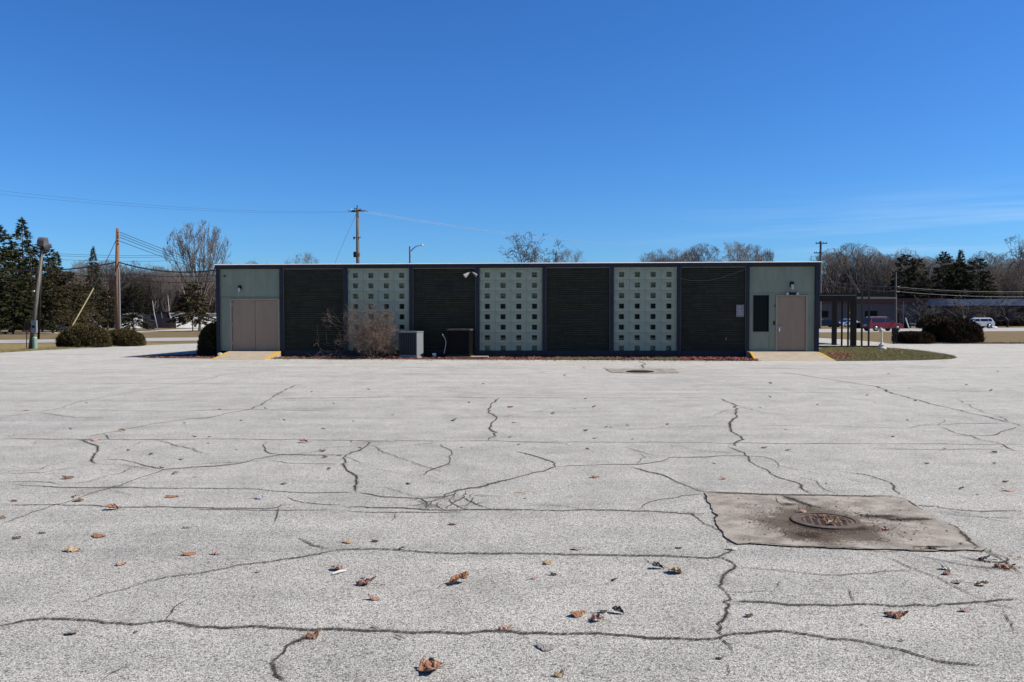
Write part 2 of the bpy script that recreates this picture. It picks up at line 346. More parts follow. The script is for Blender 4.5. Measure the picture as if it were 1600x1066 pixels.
re_.quad((-.07, -.07, 3.9265), (ub+.07, -.07, 3.9265), (ub+.07, -.07, 3.942), (-.07, -.07, 3.942)); re_.quad((-.07, -.07, 3.9265), (-.07, .25, 3.9265), (ub+.07, .25, 3.9265), (ub+.07, -.07, 3.9265)); re_.box(-.07, .252, 3.927, ub+.07, DEP, 3.976); re_.build('roof_edge', M_roofcap, bld)
MB().box(.1, .3, 3.98, ub-.1, DEP-.3, 3.995).build('roof', M_roof, bld)
wl = MB(); wl.box(.0, .62, 0, .2, DEP, 3.92); wl.box(ub-.2, .62, 0, ub, DEP, 3.92); wl.box(.202, DEP-.2, 0, ub-.202, DEP, 3.92); wl.box(.202, .60, 0, ub-.202, .66, 3.92)
wl.build('wall', M_panel, bld)
# ends of the front bays returned to the side walls
MB().box(.0, .202, .03, .16, .6, 3.76).build('side_return', M_navy, bld); MB().box(ub-.16, .202, .03, ub, .6, 3.76).build('side_return', M_navy, bld)
for i in range(1, 8):
    MB().box(cu[i][1]+.001, .03, .05, cu[i+1][0]-.001, .19, SILL).build('base_beam', M_navy, bld, bevel=.004)
rnd = random.Random(4)
# brick bays
for i in (1, 3, 5, 7):
    a, b = cu[i][1], cu[i+1][0]
    MB().box(a+.001, .125, SILL+.001, b-.001, .3, TOP-.001).build('mortar', M_mort, bld)
    mb = MB(); z = SILL+.004; row = 0
    while z < TOP-.06:
        h = .080; u = a+.004-(rnd.random()*.3); row += 1
        while u < b-.004:
            l_ = .58+rnd.uniform(-.2, .2); u0, u1 = max(u, a+.004), min(u+l_, b-.004)
            if u1-u0 > .03:
                d = .100+rnd.uniform(-.006, .006)+(.016 if row % 2 else 0); t = rnd.uniform(-.003, .003)
                mb.box(u0, d, z+.003+t, u1-.007, .122, min(z+h-.022+t, TOP-.03))
            u += l_+.006
        z += .0905
    tag(mb.build('brick', M_brick, bld), kind='stuff')
    MB().box(a+.001, .04, TOP-.028, b-.001, .12, TOP-.002).box(a+.001, .045, SILL+.002, a+.016, .10, TOP-.03).box(b-.016, .045, SILL+.002, b-.001, .10, TOP-.03).build('metal_trim', M_trim, bld)
# screen block bays
BW, BH = .657, .4395
def block_mesh():
    mb = MB(); w2, h2, q = BW/2-.003, BH/2-.003, .105; d = .19
    for (x0, z0, x1, z1) in ((-w2, -h2, -q, h2), (q, -h2, w2, h2), (-q, q, q, h2), (-q, -h2, q, -q)): mb.box(x0, 0, z0, x1, d, z1)
    me = mb.mesh('screen_block', M_block); bm = bmesh.new(); bm.from_mesh(me)
    bmesh.ops.remove_doubles(bm, verts=bm.verts, dist=.0005)
    bm.faces.ensure_lookup_table(); dele = [f for f in bm.faces if sum(1 for g_ in bm.faces if g_ is not f and (g_.calc_center_median()-f.calc_center_median()).length < 1e-4)]
    if dele: bmesh.ops.delete(bm, geom=dele, context='FACES')
    bm.to_mesh(me); bm.free(); return me
bme = block_mesh()
for i in (2, 4, 6):
    a, b = cu[i][1], cu[i+1][0]; sx = (b-a)/(4*BW)
    for r_ in range(8):
        for c_ in range(4):
            o = link('screen_block', bme, bld, (a+(c_+.5)*BW*sx, .095+rnd.uniform(-.004, .004), 3.47-BH*r_)); o.scale = (sx, 1, 1)
    MB().box(a+.001, .06, 3.692, b-.001, .2, TOP-.002).build('header_panel', M_block, bld, bevel=.004)
    MB().box(a+.001, .325, 2.52, b-.001, .38, TOP-.001).build('back_panel', M_block, bld); MB().box(a+.001, .325, .05, b-.001, .38, .82).build('back_panel', M_block, bld)
    wf = MB().box(a+.02, .53, .7, b-.02, .56, 2.6).build('window', M_tint, bld)
    mbf = MB()
    for k in range(5): x = a+.03+(b-a-.06)*k/4; mbf.box(x-.025, .505, .7, x+.025, .528, 2.6)
    mbf.build('window_frame', M_black, wf)
# left door bay
a, b = cu[0][1], cu[1][0]; zl = Zf(390, 464.5)
MB().box(a+.001, .09, zl+.02, b-.001, .3, TOP-.002).build('upper_panel', M_panel, bld, bevel=.003)
MB().box(a+.001, .07, zl-.012, b-.001, .12, zl+.018).build('metal_trim', M_trim, bld)
MB().box(a+.001, .04, .27, a+.02, .09, TOP-.003).build('metal_trim', M_trim, bld)
fu0, fu1 = U(358.5), U(436.4)
MB().box(a+.022, .09, .27, fu0-.002, .3, zl-.014).build('side_panel', M_panel, bld, bevel=.003)
zt = Zf(398, 466.8)
MB().box(fu0, .05, .27, fu0+.085, .3, zt).box(fu1-.085, .05, .27, fu1, .3, zt).box(fu0+.087, .05, zt-.07, fu1-.087, .3, zt).build('door_frame', M_frame, bld, bevel=.004)
MB().box(fu0, .1, zt+.002, fu1, .3, zl-.014).build('door_header', M_panel, bld)
um = (fu0+fu1)/2
dl = MB().box(fu0+.09, .11, .285, um-.006, .16, zt-.074).build('door', M_taupe, bld, bevel=.004)
dr = MB().box(um+.006, .11, .285, fu1-.09, .16, zt-.074).build('door', M_taupe, bld, bevel=.004)
MB().box(um-.004, .125, .285, um+.004, .15, zt-.076).build('door_seam', M_black, bld)
for zz in (.55, 1.35, 2.2):
    MB().tube([(fu0+.088, .105, zz), (fu0+.088, .105, zz+.1)], .010, 8).build('hinge', M_alu, dl); MB().tube([(fu1-.088, .105, zz), (fu1-.088, .105, zz+.1)], .010, 8).build('hinge', M_alu, dr)
MB().box(fu0, .03, .255, fu1, .2, .283).build('threshold', M_black, bld)
# right door bay
a, b = cu[8][1], cu[9][0]; zr = Zf(1220, 458.5)
MB().box(a+.001, .09, zr+.015, b-.001, .3, TOP-.002).build('upper_panel', M_panel, bld, bevel=.003)
MB().box(a+.001, .07, zr-.015, b-.001, .12, zr+.013).build('metal_trim', M_panel, bld)
w0, w1, wz0, wz1 = U(1177.5), U(1202), Zf(1190, 518.5), Zf(1190, 461.5)
f0, f1, fz = U(1212.5), U(1262.5), Zf(1237, 461.2)
pn = MB(); pn.box(a+.002, .09, .27, w0-.001, .3, zr-.017); pn.box(w0, .09, .27, w1, .3, wz0-.002); pn.box(w1+.001, .09, .27, f0-.002, .3, zr-.017); pn.box(f1+.002, .09, .27, b-.002, .3, zr-.017)
pn.box(w0, .09, wz1+.002, w1, .3, zr-.017); pn.box(f0, .1, fz+.002, f1, .3, zr-.017)
pn.build('side_panel', M_panel, bld)
wn = MB().box(w0+.03, .14, wz0+.03, w1-.03, .16, wz1-.03).build('window', M_glass, bld)
MB().box(w0, .07, wz0, w0+.028, .2, wz1).box(w1-.028, .07, wz0, w1, .2, wz1).box(w0+.029, .07, wz0, w1-.029, .2, wz0+.028).box(w0+.029, .07, wz1-.028, w1-.029, .2, wz1).build('window_frame', M_black, wn)
k0, k1 = U(1176), U(1202.5)
MB().box(k0, .075, .36, k1, .088, .372).box(k1-.012, .075, .374, k1, .088, .86).box(a+.02, .068, .30, U(1209), .088, .335).build('kick_panel_trim', M_panel, bld)
MB().box(f0, .05, .27, f0+.075, .3, fz).box(f1-.075, .05, .27, f1, .3, fz).box(f0+.077, .05, fz-.055, f1-.077, .3, fz).build('door_frame', M_frame, bld, bevel=.004)
dd = MB().box(f0+.08, .11, .30, f1-.08, .16, fz-.06).build('door', M_taupe, bld, bevel=.004)
MB().box(f0, .03, .255, f1, .2, .292).build('threshold', M_black, bld)
hu, hz = U(1219), Zf(1219, 511)
hd = MB().box(hu-.03, .09, hz-.19, hu+.03, .109, hz-.05).build('lock_plate', M_alu, dd)
MB().tube([(hu-.02, .09, hz), (hu-.02, .05, hz), (hu+.1, .05, hz)], .016, 8).lathe([(.03, -.02), (.03, .02)], 10, (hu-.02, .09, hz)).build('door_handle', M_alu, dd)
x_, z_ = U(1210.3), Zf(1210, 505); MB().box(x_-.035, .05, z_-.08, x_+.035, .088, z_+.08).build('key_box', M_black, bld, bevel=.008)
x_, z_ = U(1211.3), Zf(1211, 478); MB().box(x_-.015, .06, z_-.05, x_+.015, .088, z_+.05).build('door_bell', M_black, bld, bevel=.005)
# wall lights, emergency bar, camera, floodlights: fixed on the wall = parts of the building
def wall_light(px, py, s=1.0):
    x, z = U(px), Zf(px, py)
    o = MB().box(x-.07*s, .02, z-.02*s, x+.07*s, .088, z+.15*s).box(x-.05*s, -.03, z+.06*s, x+.05*s, .018, z+.13*s).build('wall_light', M_black, bld, bevel=.008)
    MB().lathe([(.035*s, -.12*s), (.05*s, -.08*s), (.05*s, .05*s)], 12, (x, -.02, z)).build('lamp_glass', M_lamp, o)
wall_light(374.5, 452, 1.0); wall_light(1237.5, 447, 1.15)
x0_, x1_, z_ = U(1228.5), U(1246.5), Zf(1237, 458.6)
em = MB().box(x0_+.08, .0, z_-.05, x1_-.08, .068, z_+.035).build('emergency_light', M_black, bld, bevel=.01)
for xx in (x0_+.03, x1_-.03): MB().tube([(xx, .05, z_), (xx, -.06, z_-.02)], [.035, .05], 10).build('lamp_head', M_lamp, em)
x_, z_ = U(351), Zf(351, 431.5)
cmr = MB().lathe([(.04, 0), (.04, .03)], 12, (x_, .06, z_)).tube([(x_, .07, z_), (x_+.02, -.05, z_-.03)], [.022, .03], 10).build('security_camera', M_black, bld)
x_, z_ = U(736.5), Zf(736, 424.8)
fl = MB().box(x_-.04, .0, z_-.03, x_+.04, .1, z_+.06).build('floodlight', M_black, bld, bevel=.01)
for dx, dz in ((-.22, -.16), (.19, -.14)):
    MB().tube([(x_+.15*dx, -.01, z_-.01), (x_+.45*dx, -.05, z_+.35*dz), (x_+1.25*dx, -.11, z_+1.25*dz)], [.022, .04, .10 if dx < 0 else .065], 14).build('lamp_head', mat('floodlight_shell', (.34, .33, .30)), fl)
# sign on the brick beside the right bay
sx0, sx1, sz0, sz1 = U(1150.6), U(1163), Zf(1157, 495.3), Zf(1157, 476.3)
sg = MB().box(sx0, .062, sz0, sx1, .078, sz1).build('wall_sign', M_sign, bld, bevel=.004)
sw = sx1-sx0; sh = sz1-sz0
pr = MB(); cx, cz = sx0+sw*.42, sz1-sh*.21
for k in range(16):
    t0, t1 = 2*math.pi*k/16, 2*math.pi*(k+1)/16
    pr.quad((cx+.055*math.cos(t0), .058, cz+.055*math.sin(t0)), (cx+.055*math.cos(t1), .058, cz+.055*math.sin(t1)), (cx+.036*math.cos(t1), .058, cz+.036*math.sin(t1)), (cx+.036*math.cos(t0), .058, cz+.036*math.sin(t0)))
for row, segs in enumerate((((.08, .26), (.33, .66), (.74, .92)), ((.30, .52), (.56, .68)), ((.20, .36), (.44, .84)), ((.07, .19), (.24, .70), (.74, .93)))):
    for s0, s1 in segs: zz = sz1-sh*(.45+.115*row); pr.quad((sx0+sw*s0, .058, zz-.013), (sx0+sw*s1, .058, zz-.013), (sx0+sw*s1, .058, zz+.013), (sx0+sw*s0, .058, zz+.013))
pr.build('sign_print', M_signw, sg)
# small wall fittings
for px, py, s in ((1135, 529.5, .05), (545, 426, .03), (1165, 463, .025)):
    x_, z_ = U(px), Zf(px, py); MB().box(x_-s*.5, .06, z_-s, x_+s*.5, .10, z_+s).build('pipe_stub', M_trim, bld, bevel=.004)
# loose cable drooping across bays
pts = []
for px, py in ((1056, 430), (1066, 436), (1080, 438.6), (1095, 438.8), (1110, 438), (1125, 434.5), (1140, 429.5), (1152, 425.5), (1166, 420)): pts.append((U(px), -.02 if px < 1062 or px > 1163 else .055, Zf(px, py)))
MB().tube(pts, .006, 5).build('loose_cable', M_trim, bld)
# roof things
def roofx(px, v): k = (px-800)/F; u = U(px); return u*(Yw(u, v)/Yw(u))-(12.65*(Yw(u, v)/Yw(u))-12.65)-v*math.sin(BA)
ru = roofx(716, 6); s_ = Yw(ru, 6)/F
rv = MB().box(ru-13*s_, 5.6, 3.99, ru+13*s_, 6.6, 4.13).build('roof_vent_curb', M_dkmetal, bld, bevel=.01)
MB().lathe([(.13, 0), (.13, .04), (.05, .05), (.05, .10), (.11, .13), (.11, .21), (.06, .24)], 14, (ru-.15, 6.0, 4.132)).build('vent_cap', M_trim, rv)
MB().lathe([(.06, 0), (.06, .10), (.08, .11), (.08, .14)], 12, (ru+6*s_, 6.0, 4.132)).build('vent_pipe', M_trim, rv)
ru = roofx(743.5, 5); MB().tube([(ru-.05, 5, 3.98), (ru-.05, 5, 4.04), (ru, 5, 4.08), (ru+.08, 5, 4.06), (ru+.12, 5, 4.0)], .05, 10).build('vent_pipe', M_roofcap, bld)
ru = roofx(611, 4); MB().tube([(ru-.09, 4, 3.99), (ru, 4, 4.22), (ru+.09, 4, 3.99)], .008, 5).build('antenna', M_dkmetal, bld)
ru = roofx(836, 5); MB().box(ru-.13, 4.8, 3.99, ru+.13, 5.1, 4.06).build('vent_pipe', M_trim, bld)

# ---------------------------------------------------------------- ramps (local building axes)
def ramp(u0, u1, land, L_, flare):
    e = empty('ramp', (0, 0, 0)); e.matrix_world = bld_m; tag(e, kind='structure')
    n = 10; prof = [(.06, .262)]
    for k in range(n+1):
        t = k/n; prof.append((-land-(L_-land)*t, .262*(1-(3*t*t-2*t*t*t)*.55-.45*t)+.003))
    mb = MB()
    fl_ = lambda v: flare*max(0, (-v-land)/(L_-land))
    for k in range(len(prof)-1):
        (va, za), (vb, zb) = prof[k], prof[k+1]
        l0, l1, r0, r1 = u0-fl_(va), u0-fl_(vb), u1+fl_(va), u1+fl_(vb)
        mb.quad((l0, va, za), (l1, vb, zb), (r1, vb, zb), (r0, va, za))
        mb.quad((l0, va, -.01), (l1, vb, -.01), (l1, vb, zb), (l0, va, za)); mb.quad((r0, va, za), (r1, vb, zb), (r1, vb, -.01), (r0, va, -.01))
    mb.build('ramp_slab', M_conc, e)
    for sgn, uu in ((1, u0), (-1, u1)):
        st = MB()
        for k in range(1 if land > .3 else 0, len(prof)-1):
            (va, za), (vb, zb) = prof[k], prof[k+1]; wdt = .10
            if k == 1 and land > .3: va2 = -.25
            o0, o1 = (uu-sgn*fl_(va)+sgn*.006), (uu-sgn*fl_(vb)+sgn*.006)
            st.quad((o0, va, za+.004), (o1, vb, zb+.004), (o1+sgn*wdt, vb, zb+.004), (o0+sgn*wdt, va, za+.004))
            st.quad((o0-sgn*.009, va, za-.05), (o1-sgn*.009, vb, zb-.05*(zb > .06)), (o1-sgn*.009, vb, zb+.002), (o0-sgn*.009, va, za+.002))
        st.build('yellow_edge', M_yel, e)
    if land > .3: MB().box(u0+.15, -land-.012, .255, u1-.1, -land+.006, .2665).build('joint', M_soil, e)
ramp(U(360), U(440), .08, 2.15, .02)
ramp(U(1166), U(1273), .55, 2.25, .16)
# ---------------------------------------------------------------- planting beds
def wpt(u, v): p = W(u, v); return (p.x, p.y)
u441, u1166 = U(441), U(1166)
bed = [tuple(G(*p)[:2]) for p in ((418, 561), (600, 561.6), (800, 562.3), (1000, 563.3), (1187, 564.3))]
o = fill('planting_bed', bed+[wpt(u1166, -.02), wpt(u441, -.02)], [], .012, M_soil); tag(o, kind='structure')
o = gpoly('mulch', [(1058, 562.4), (1064, 560), (1110, 559.5), (1178, 561.3), (1185, 563.9), (1120, 563.6), (1060, 563.2)], .02, M_red)
gb = [(1281, 545.2), (1300, 543.2), (1330, 542.6), (1372, 544), (1400, 545.3), (1425, 547.4), (1450, 550.4), (1474, 554), (1490, 557), (1495.5, 559.7), (1485, 561.5), (1440, 563), (1380, 563.9), (1309, 564.4)]
gbo = fill('grass_bed', [tuple(G(*p)[:2]) for p in gb]+[wpt(ub+.05, -.5), wpt(ub+.02, 1)], [], .012, M_green); tag(gbo, kind='structure')
gpoly('mulch', [(1292, 553), (1306, 552.4), (1322, 554), (1336, 556.3), (1334, 558.5), (1318, 560), (1312, 562.3), (1306, 561), (1300, 557)], .02, M_red)
gpoly('mulch', [(214, 558.6), (230, 557), (262, 556), (345, 552), (340, 556), (332, 560.6), (290, 560.2), (240, 559.9)], .006, M_mulch)
# scattering helpers
def in_poly(pts, x, y):
    c = False; j = len(pts)-1
    for i in range(len(pts)):
        if (pts[i][1] > y) != (pts[j][1] > y) and x < (pts[j][0]-pts[i][0])*(y-pts[i][1])/(pts[j][1]-pts[i][1])+pts[i][0]: c = not c
        j = i
    return c
def scatter(poly, n, seed):
    r = random.Random(seed); xs = [p[0] for p in poly]; ys = [p[1] for p in poly]; out_ = []; tries = 0
    while len(out_) < n and tries < n*30:
        tries += 1; x, y = r.uniform(min(xs), max(xs)), r.uniform(min(ys), max(ys))
        if in_poly(poly, x, y): out_.append((x, y))
    return out_
def chips(name, poly, n, m, seed, s=.035, z=.012, parent=None):
    r = random.Random(seed); mb = MB()
    for x, y in scatter(poly, n, seed):
        a = r.uniform(0, 6.28); l_ = s*r.uniform(.5, 1.4); w_ = l_*r.uniform(.25, .6); zz = z+r.uniform(0, .03)*min(1, s/.03); t = r.uniform(-.02, .03)*min(1, s/.03)
        ca, sa = math.cos(a), math.sin(a)
        mb.quad((x-ca*l_-sa*w_, y-sa*l_+ca*w_, zz), (x+ca*l_-sa*w_, y+sa*l_+ca*w_, zz+t), (x+ca*l_+sa*w_, y+sa*l_-ca*w_, zz+t+.012*min(1, s/.03)), (x-ca*l_+sa*w_, y-sa*l_-ca*w_, zz+.01))
    return tag(mb.build(name, m, parent), kind='stuff')
M_chipd = mat('dark_mulch_chip', (.13, .05, .03), (.28, .14, .09), 4, 1, rand=.5)
M_chipr = mat('red_mulch_chip', (.17, .035, .024), (.32, .10, .07), 4, 1, rand=.4)
chips('mulch_chips', bed+[wpt(u1166, -.02), wpt(u441, -.02)], 5200, M_chipd, 3)
chips('mulch_chips', [tuple(G(*p)[:2]) for p in ((1060, 563.2), (1064, 559.6), (1180, 560.4), (1186, 564.1))], 2600, M_chipr, 5, z=.02)
chips('mulch_chips', [tuple(G(*p)[:2]) for p in ((1290, 552), (1322, 553.4), (1340, 556.6), (1318, 560.3), (1310, 563), (1300, 557))], 1500, M_chipr, 6, z=.02)
chips('mulch_chips', [tuple(G(*p)[:2]) for p in ((214, 558.6), (262, 556), (345, 552), (332, 560.6), (240, 559.9))], 1600, M_chipd, 8, z=.006)
chips('mulch_chips', [tuple(G(*p)[:2]) for p in ((610, 562), (620, 560), (850, 560.5), (860, 562.6))], 900, M_chipr, 9, z=.015)
def blades(name, poly, n, seed, m, h=.05, z=.0, wd=.008):
    r = np.random.RandomState(seed); pts = np.array(scatter(poly, n, seed)); n = len(pts)
    a = r.uniform(0, 6.28, n); hh = h*r.uniform(.4, 1.5, n); lean = r.normal(0, .5, (n, 2))*hh[:, None]
    b0 = np.c_[pts[:, 0]-np.cos(a)*wd, pts[:, 1]-np.sin(a)*wd, np.full(n, z)]; b1 = np.c_[pts[:, 0]+np.cos(a)*wd, pts[:, 1]+np.sin(a)*wd, np.full(n, z)]
    t = np.c_[pts[:, 0]+lean[:, 0], pts[:, 1]+lean[:, 1], z+hh]
    V = np.stack([b0, b1, t], 1).reshape(-1, 3); Fa = np.arange(3*n).reshape(-1, 3)
    return tag(link(name, np_mesh(name, V, Fa, m)), kind='stuff')
blades('grass', [tuple(G(*p)[:2]) for p in gb]+[wpt(ub+.05, -.5), wpt(ub+.02, 1)], 42000, 11, M_grassb, .06, .01)
for k, q in enumerate((((862, 562.6), (880, 560.2), (950, 560.3), (972, 563.1)), ((1008, 563), (1020, 560.8), (1058, 560.4), (1062, 563.4)), ((430, 561), (450, 560), (520, 560.6), (560, 561.4)))):
    blades('grass', [tuple(G(*p)[:2]) for p in q], 5000 if k < 2 else 500, 20+k, M_grassb, .05, .01)
blades('grass', [tuple(G(*p)[:2]) for p in ((1397, 537.3), (1700, 537.6), (1700, 536.6), (1397, 536.2))], 9000, 27, mat('dry_grass_blades', (.22, .17, .085), (.33, .26, .14), 3, .9, rand=.3), .09, -.01, .014)
blades('grass', [tuple(G(*p)[:2]) for p in ((0, 551.4), (60, 547.9), (160, 542.8), (225, 540.2), (225, 538.6), (100, 543), (0, 548))], 14000, 28, M_grassb, .07, -.01, .012)

# ---------------------------------------------------------------- cracks in the lot
CR = [
 ([(0,686),(67,686),(125,687),(179,687),(236,687),(320,686),(418,687),(540,688),(574,689),(682,689.5),(763,689.5),(844,691),(940,691),(1070,692),(1200,693),(1400,694),(1600,695)],1.5),
 ([(125,687),(145,695),(153.5,705),(142,722),(148,725.5)],2.4),
 ([(125,685),(162,677),(202,670),(236,663),(294,655),(324,653),(358,645.5),(388,640.5),(408,633),(422,623.5),(439,612.5),(462,602),(479,600)],2),
 ([(165,678),(169,688)],1.5),
 ([(0,653),(57,644.5),(94,638),(132,626),(202,613.5),(270,603),(304,596),(354,585.5),(375,583),(432,578.7)],1.2),
 ([(0,601.6),(84,600.6),(162,600),(337,600),(472,600.6)],.8),
 ([(91,640.5),(101,640.5),(202,642),(280,643),(371,639.5),(540,643)],.9),
 ([(422,623.6),(540,621.6),(631,620),(780,621.6),(935,622),(1121,622)],1.3),
 ([(148,725.6),(67,739),(0,742)],1),
 ([(152,718),(189,718),(223,727),(256,734)],1.6),
 ([(0,752.6),(67,754),(100,757)],1),
 ([(13,757.7),(34,760),(159,762.7),(236,762.7),(405,764.4),(439,768),(540,769.5),(557,770)],1.6),
 ([(0,821),(40,806),(101,786),(162,766),(189,759),(219,746),(256,734),(371,724.6),(412,716),(439,711),(540,712)],2.0),
 ([(418,690),(412,698.5),(420,708),(442,712)],2),
 ([(415,719),(449,724),(533,726.5)],1),
 ([(0,789.7),(101,790),(189,793),(418,795),(439,790),(462,788)],1.7),
 ([(300,796),(418,797.5),(530,797)],1.2),
 ([(457,774),(455.6,779.6),(472.5,786),(540,791)],1.2),
 ([(780,621.6),(766,634),(763,644.5),(774.7,653),(766,665),(768,671.5),(778,675.6),(775,681.7),(763,689.5)],2.4),
 ([(574,690),(574,695),(564,702),(547,708.7),(537,717),(533.4,725.6),(550,739),(558.7,756),(555,769.5)],3),
 ([(537,712),(550,717),(560,725.6)],1.2),
 ([(688.6,693.5),(707,708.7),(700.4,724),(675,734),(661.6,742.5),(644.7,744)],2),
 ([(661.6,742.5),(685,751)],1),
 ([(555,769.5),(597.5,777),(658,779),(668,784.7),(688.6,781)],2),
 ([(688.6,781),(695,773),(715.6,766),(746,762.7),(780,752.6),(817,743.5),(850.6,736.7),(869,729),(867.5,724),(844,715.5),(807,705)],2.4),
 ([(869,730),(935,726.6),(992,726),(1036,720.5),(1046,715.5),(1070,714.8),(1154.5,712),(1195,714.5),(1212,720.5),(1218,729),(1215,734)],1.4),
 ([(844,692),(884,693.5),(894.5,698.6)],1),
 ([(972,698.6),(1006,707),(1046,715.5)],1), ([(1006,707),(1010,715),(996,727)],.8),
 ([(985.6,729),(1012.6,737.5),(1034.5,742),(1070,758.7),(1097,768),(1114,771)],2.4),
 ([(1097,768),(1160,772),(1222,774),(1323,775.5),(1397,776.5)],4.0),
 ([(1114,772),(1070,774.6),(1029.5,781),(1009,788),(996,798)],1.1),
 ([(530,792.5),(624.5,794),(699,798),(766,796),(918,796.6),(986,799),(1070,803),(1100,806)],2),
 ([(530,799),(614,801.6),(739,800.6)],1.2), ([(614,801.6),(619,809),(612,816)],1.5),
 ([(632,783),(700,776),(720,772)],1), ([(705,776),(702,783),(719,793),(746,798)],1.3), ([(712,776),(732,783),(759.5,792),(773,796)],1.3),
 ([(729,766),(722,774.5),(712,783),(699,798)],1.4), ([(655,780),(668,786),(672,797)],1.6), ([(672,785),(650,790),(628,792)],1), ([(688,781),(683,790),(700,797)],1.4),
 ([(1121,622),(1144,631),(1153,639.5),(1151,651),(1141,666.5),(1144,674),(1158,685),(1149.5,697),(1131,693.5)],2.4),
 ([(1139,697),(1164.6,712),(1178,725.6),(1202,737),(1215,746),(1249,756.7),(1269,774.6)],2.4),
 ([(1239,744),(1276,752),(1286,763),(1310,773.6)],1), ([(1255,760),(1286,763)],.9),
 ([(1310,737.5),(1357,743),(1384,752.6),(1397.5,759),(1404,774.6)],1.9),
 ([(1212,582),(1252,586),(1313,596),(1370.5,604),(1397.5,616),(1465,633.8),(1515.6,646),(1549,653),(1580,660.8),(1600,667.5)],2.3),
 ([(1418,670),(1438,665),(1499,662),(1580,662)],1),
 ([(1465,666.5),(1492,676.6),(1515.6,681),(1532.5,688),(1566,695),(1586.5,705),(1600,707)],2.1),
 ([(1151,614),(1276,613.5),(1364,614)],.8), ([(1448,608),(1566,614)],.9), ([(1171,665),(1296,665.5),(1414,670)],.7), ([(1370,701),(1465,703.6),(1516,702),(1600,705)],.9),
 ([(1407.6,777),(1431,790),(1465,791.5),(1478.5,795),(1532.5,800),(1600,799)],2),
 ([(1464,800),(1500,806),(1560,810),(1600,812)],.9), ([(1480,797),(1520,806),(1600,822)],.8),
 ([(1102,770),(1110,791),(1122,824),(1137,842),(1143,853)],4.2),
 ([(1395,776.5),(1410,779),(1434,794),(1464,812),(1497,828.5),(1530,857),(1549,866),(1575,884),(1600,898)],3.2),
 ([(1060,798),(1085,808),(1100.5,819.5),(1127.5,835)],2),
 ([(1065,804),(1098,804),(1112,802)],1),
 ([(1030,869.8),(1060,870),(1114,872),(1134,865),(1143,855)],1.8),
 ([(1114,870),(1130,872),(1144,880),(1148,887),(1129,907),(1124,917),(1132.6,927.5),(1129,941),(1134,954.5),(1132.6,963),(1122,975),(1121,988),(1126,1000),(1149,1024)],4),
 ([(1000,996),(1060,998),(1117,999),(1178,991),(1222,987.6),(1249,991),(1296,1000),(1384,1013.6),(1465,1034),(1549,1042)],2.4),
 ([(1137.6,942.7),(1276,945),(1337,945),(1414,948),(1465,949),(1515.6,942.7),(1566,937.6),(1600,937)],2.2),
 ([(1515,943),(1560,947),(1600,951)],1.2),
 ([(1323,917),(1330,934),(1337,944.5)],1.1),
 ([(1380.6,870),(1431,889),(1465,902),(1492,916),(1543,938)],2),
 ([(1492,865),(1515.6,873.5),(1549,878.6),(1570,878.6),(1573,873.5),(1549,860),(1532.5,853)],2),
 ([(1148,889),(1212,892),(1296,899),(1364,897),(1431,890.5)],.8),
 ([(1431,868.5),(1499,882),(1566,890.5),(1600,897)],1.2),
 ([(1570,953),(1583,975),(1592,990)],1.2), ([(1131,1032),(1137,1046),(1129,1058)],1.2),
 ([(1132,924),(1212,925)],.7), ([(1222,908),(1215,920)],.8),
 ([(-10,980),(44,970),(67.5,967.5),(121.5,969),(162,975),(209,976.5),(260,971.5),(287,975),(314,981.6),(351,983),(398,980),(472.5,985),(540,985),(597.5,986.7),(648,991),(732.5,991),(786.5,988),(817,991.7),(918,991.7),(1002.5,996),(1070,998)],3.2),
 ([(260,971.5),(267,961),(297,934)],1.5), ([(287,975),(287,980),(314,981.6)],1.8),
 ([(486,990),(452,1009),(435,1029),(429,1042),(429,1056),(449,1070)],5.5),
 ([(115,944),(162,927.6),(192,922.5),(229.5,909),(263,902),(314,896.5),(371,884),(439,875),(499.5,867),(520,862),(540,860)],1.6),
 ([(469,838),(486,850),(506,858),(525,860)],1.5),
 ([(520,861),(574,859),(624.5,860),(672,864),(732.5,865),(817,865),(884,868),(996,869.5),(1070,870)],2.2),
 ([(996,869.5),(1013,880),(1026,886),(1050,890)],1.2), ([(162,1065),(202.5,1042),(209,1037)],1.1),
 ([(997.5,564),(1007.6,568.6),(1004,572),(1006,576)],2.2), ([(530,573),(648,574.6),(834,577),(945,578)],.8), ([(648,585),(739,586),(834,586)],.9),
 ([(1060,576),(1111,578),(1195,576),(1296,576),(1600,575)],.8), ([(1549,567),(1600,569.6)],.8), ([(330,574),(462,574),(540,573.6)],.7),
 ([(943,574.5),(954,581.5)],2), ([(952,582),(1000,583),(1058,583)],1.4), ([(905,572),(913,574),(917,578)],1),
 ([(945,578.6),(1000,579),(1060,577.4),(1075,578)],1),
]
hr = random.Random(41); seeds_ = [q for pts_, w_ in CR for q in pts_ if 610 < q[1] < 860 and w_ > .9]
for k in range(60):
    px, py = hr.choice(seeds_); a_ = hr.choice((0, 3.14))+hr.gauss(0, .7); st = hr.uniform(9, 22); pts_ = [(px, py)]
    for j in range(hr.randrange(4, 10)):
        a_ += hr.gauss(0, .3); px += math.cos(a_)*st; py += math.sin(a_)*st*.3; pts_.append((px, py))
    if all(600 < q[1] < 880 and not (1095 < q[0] < 1545 and 765 < q[1] < 868) for q in pts_): CR.append((pts_, hr.uniform(.5, .95)))
CAP = 1.0
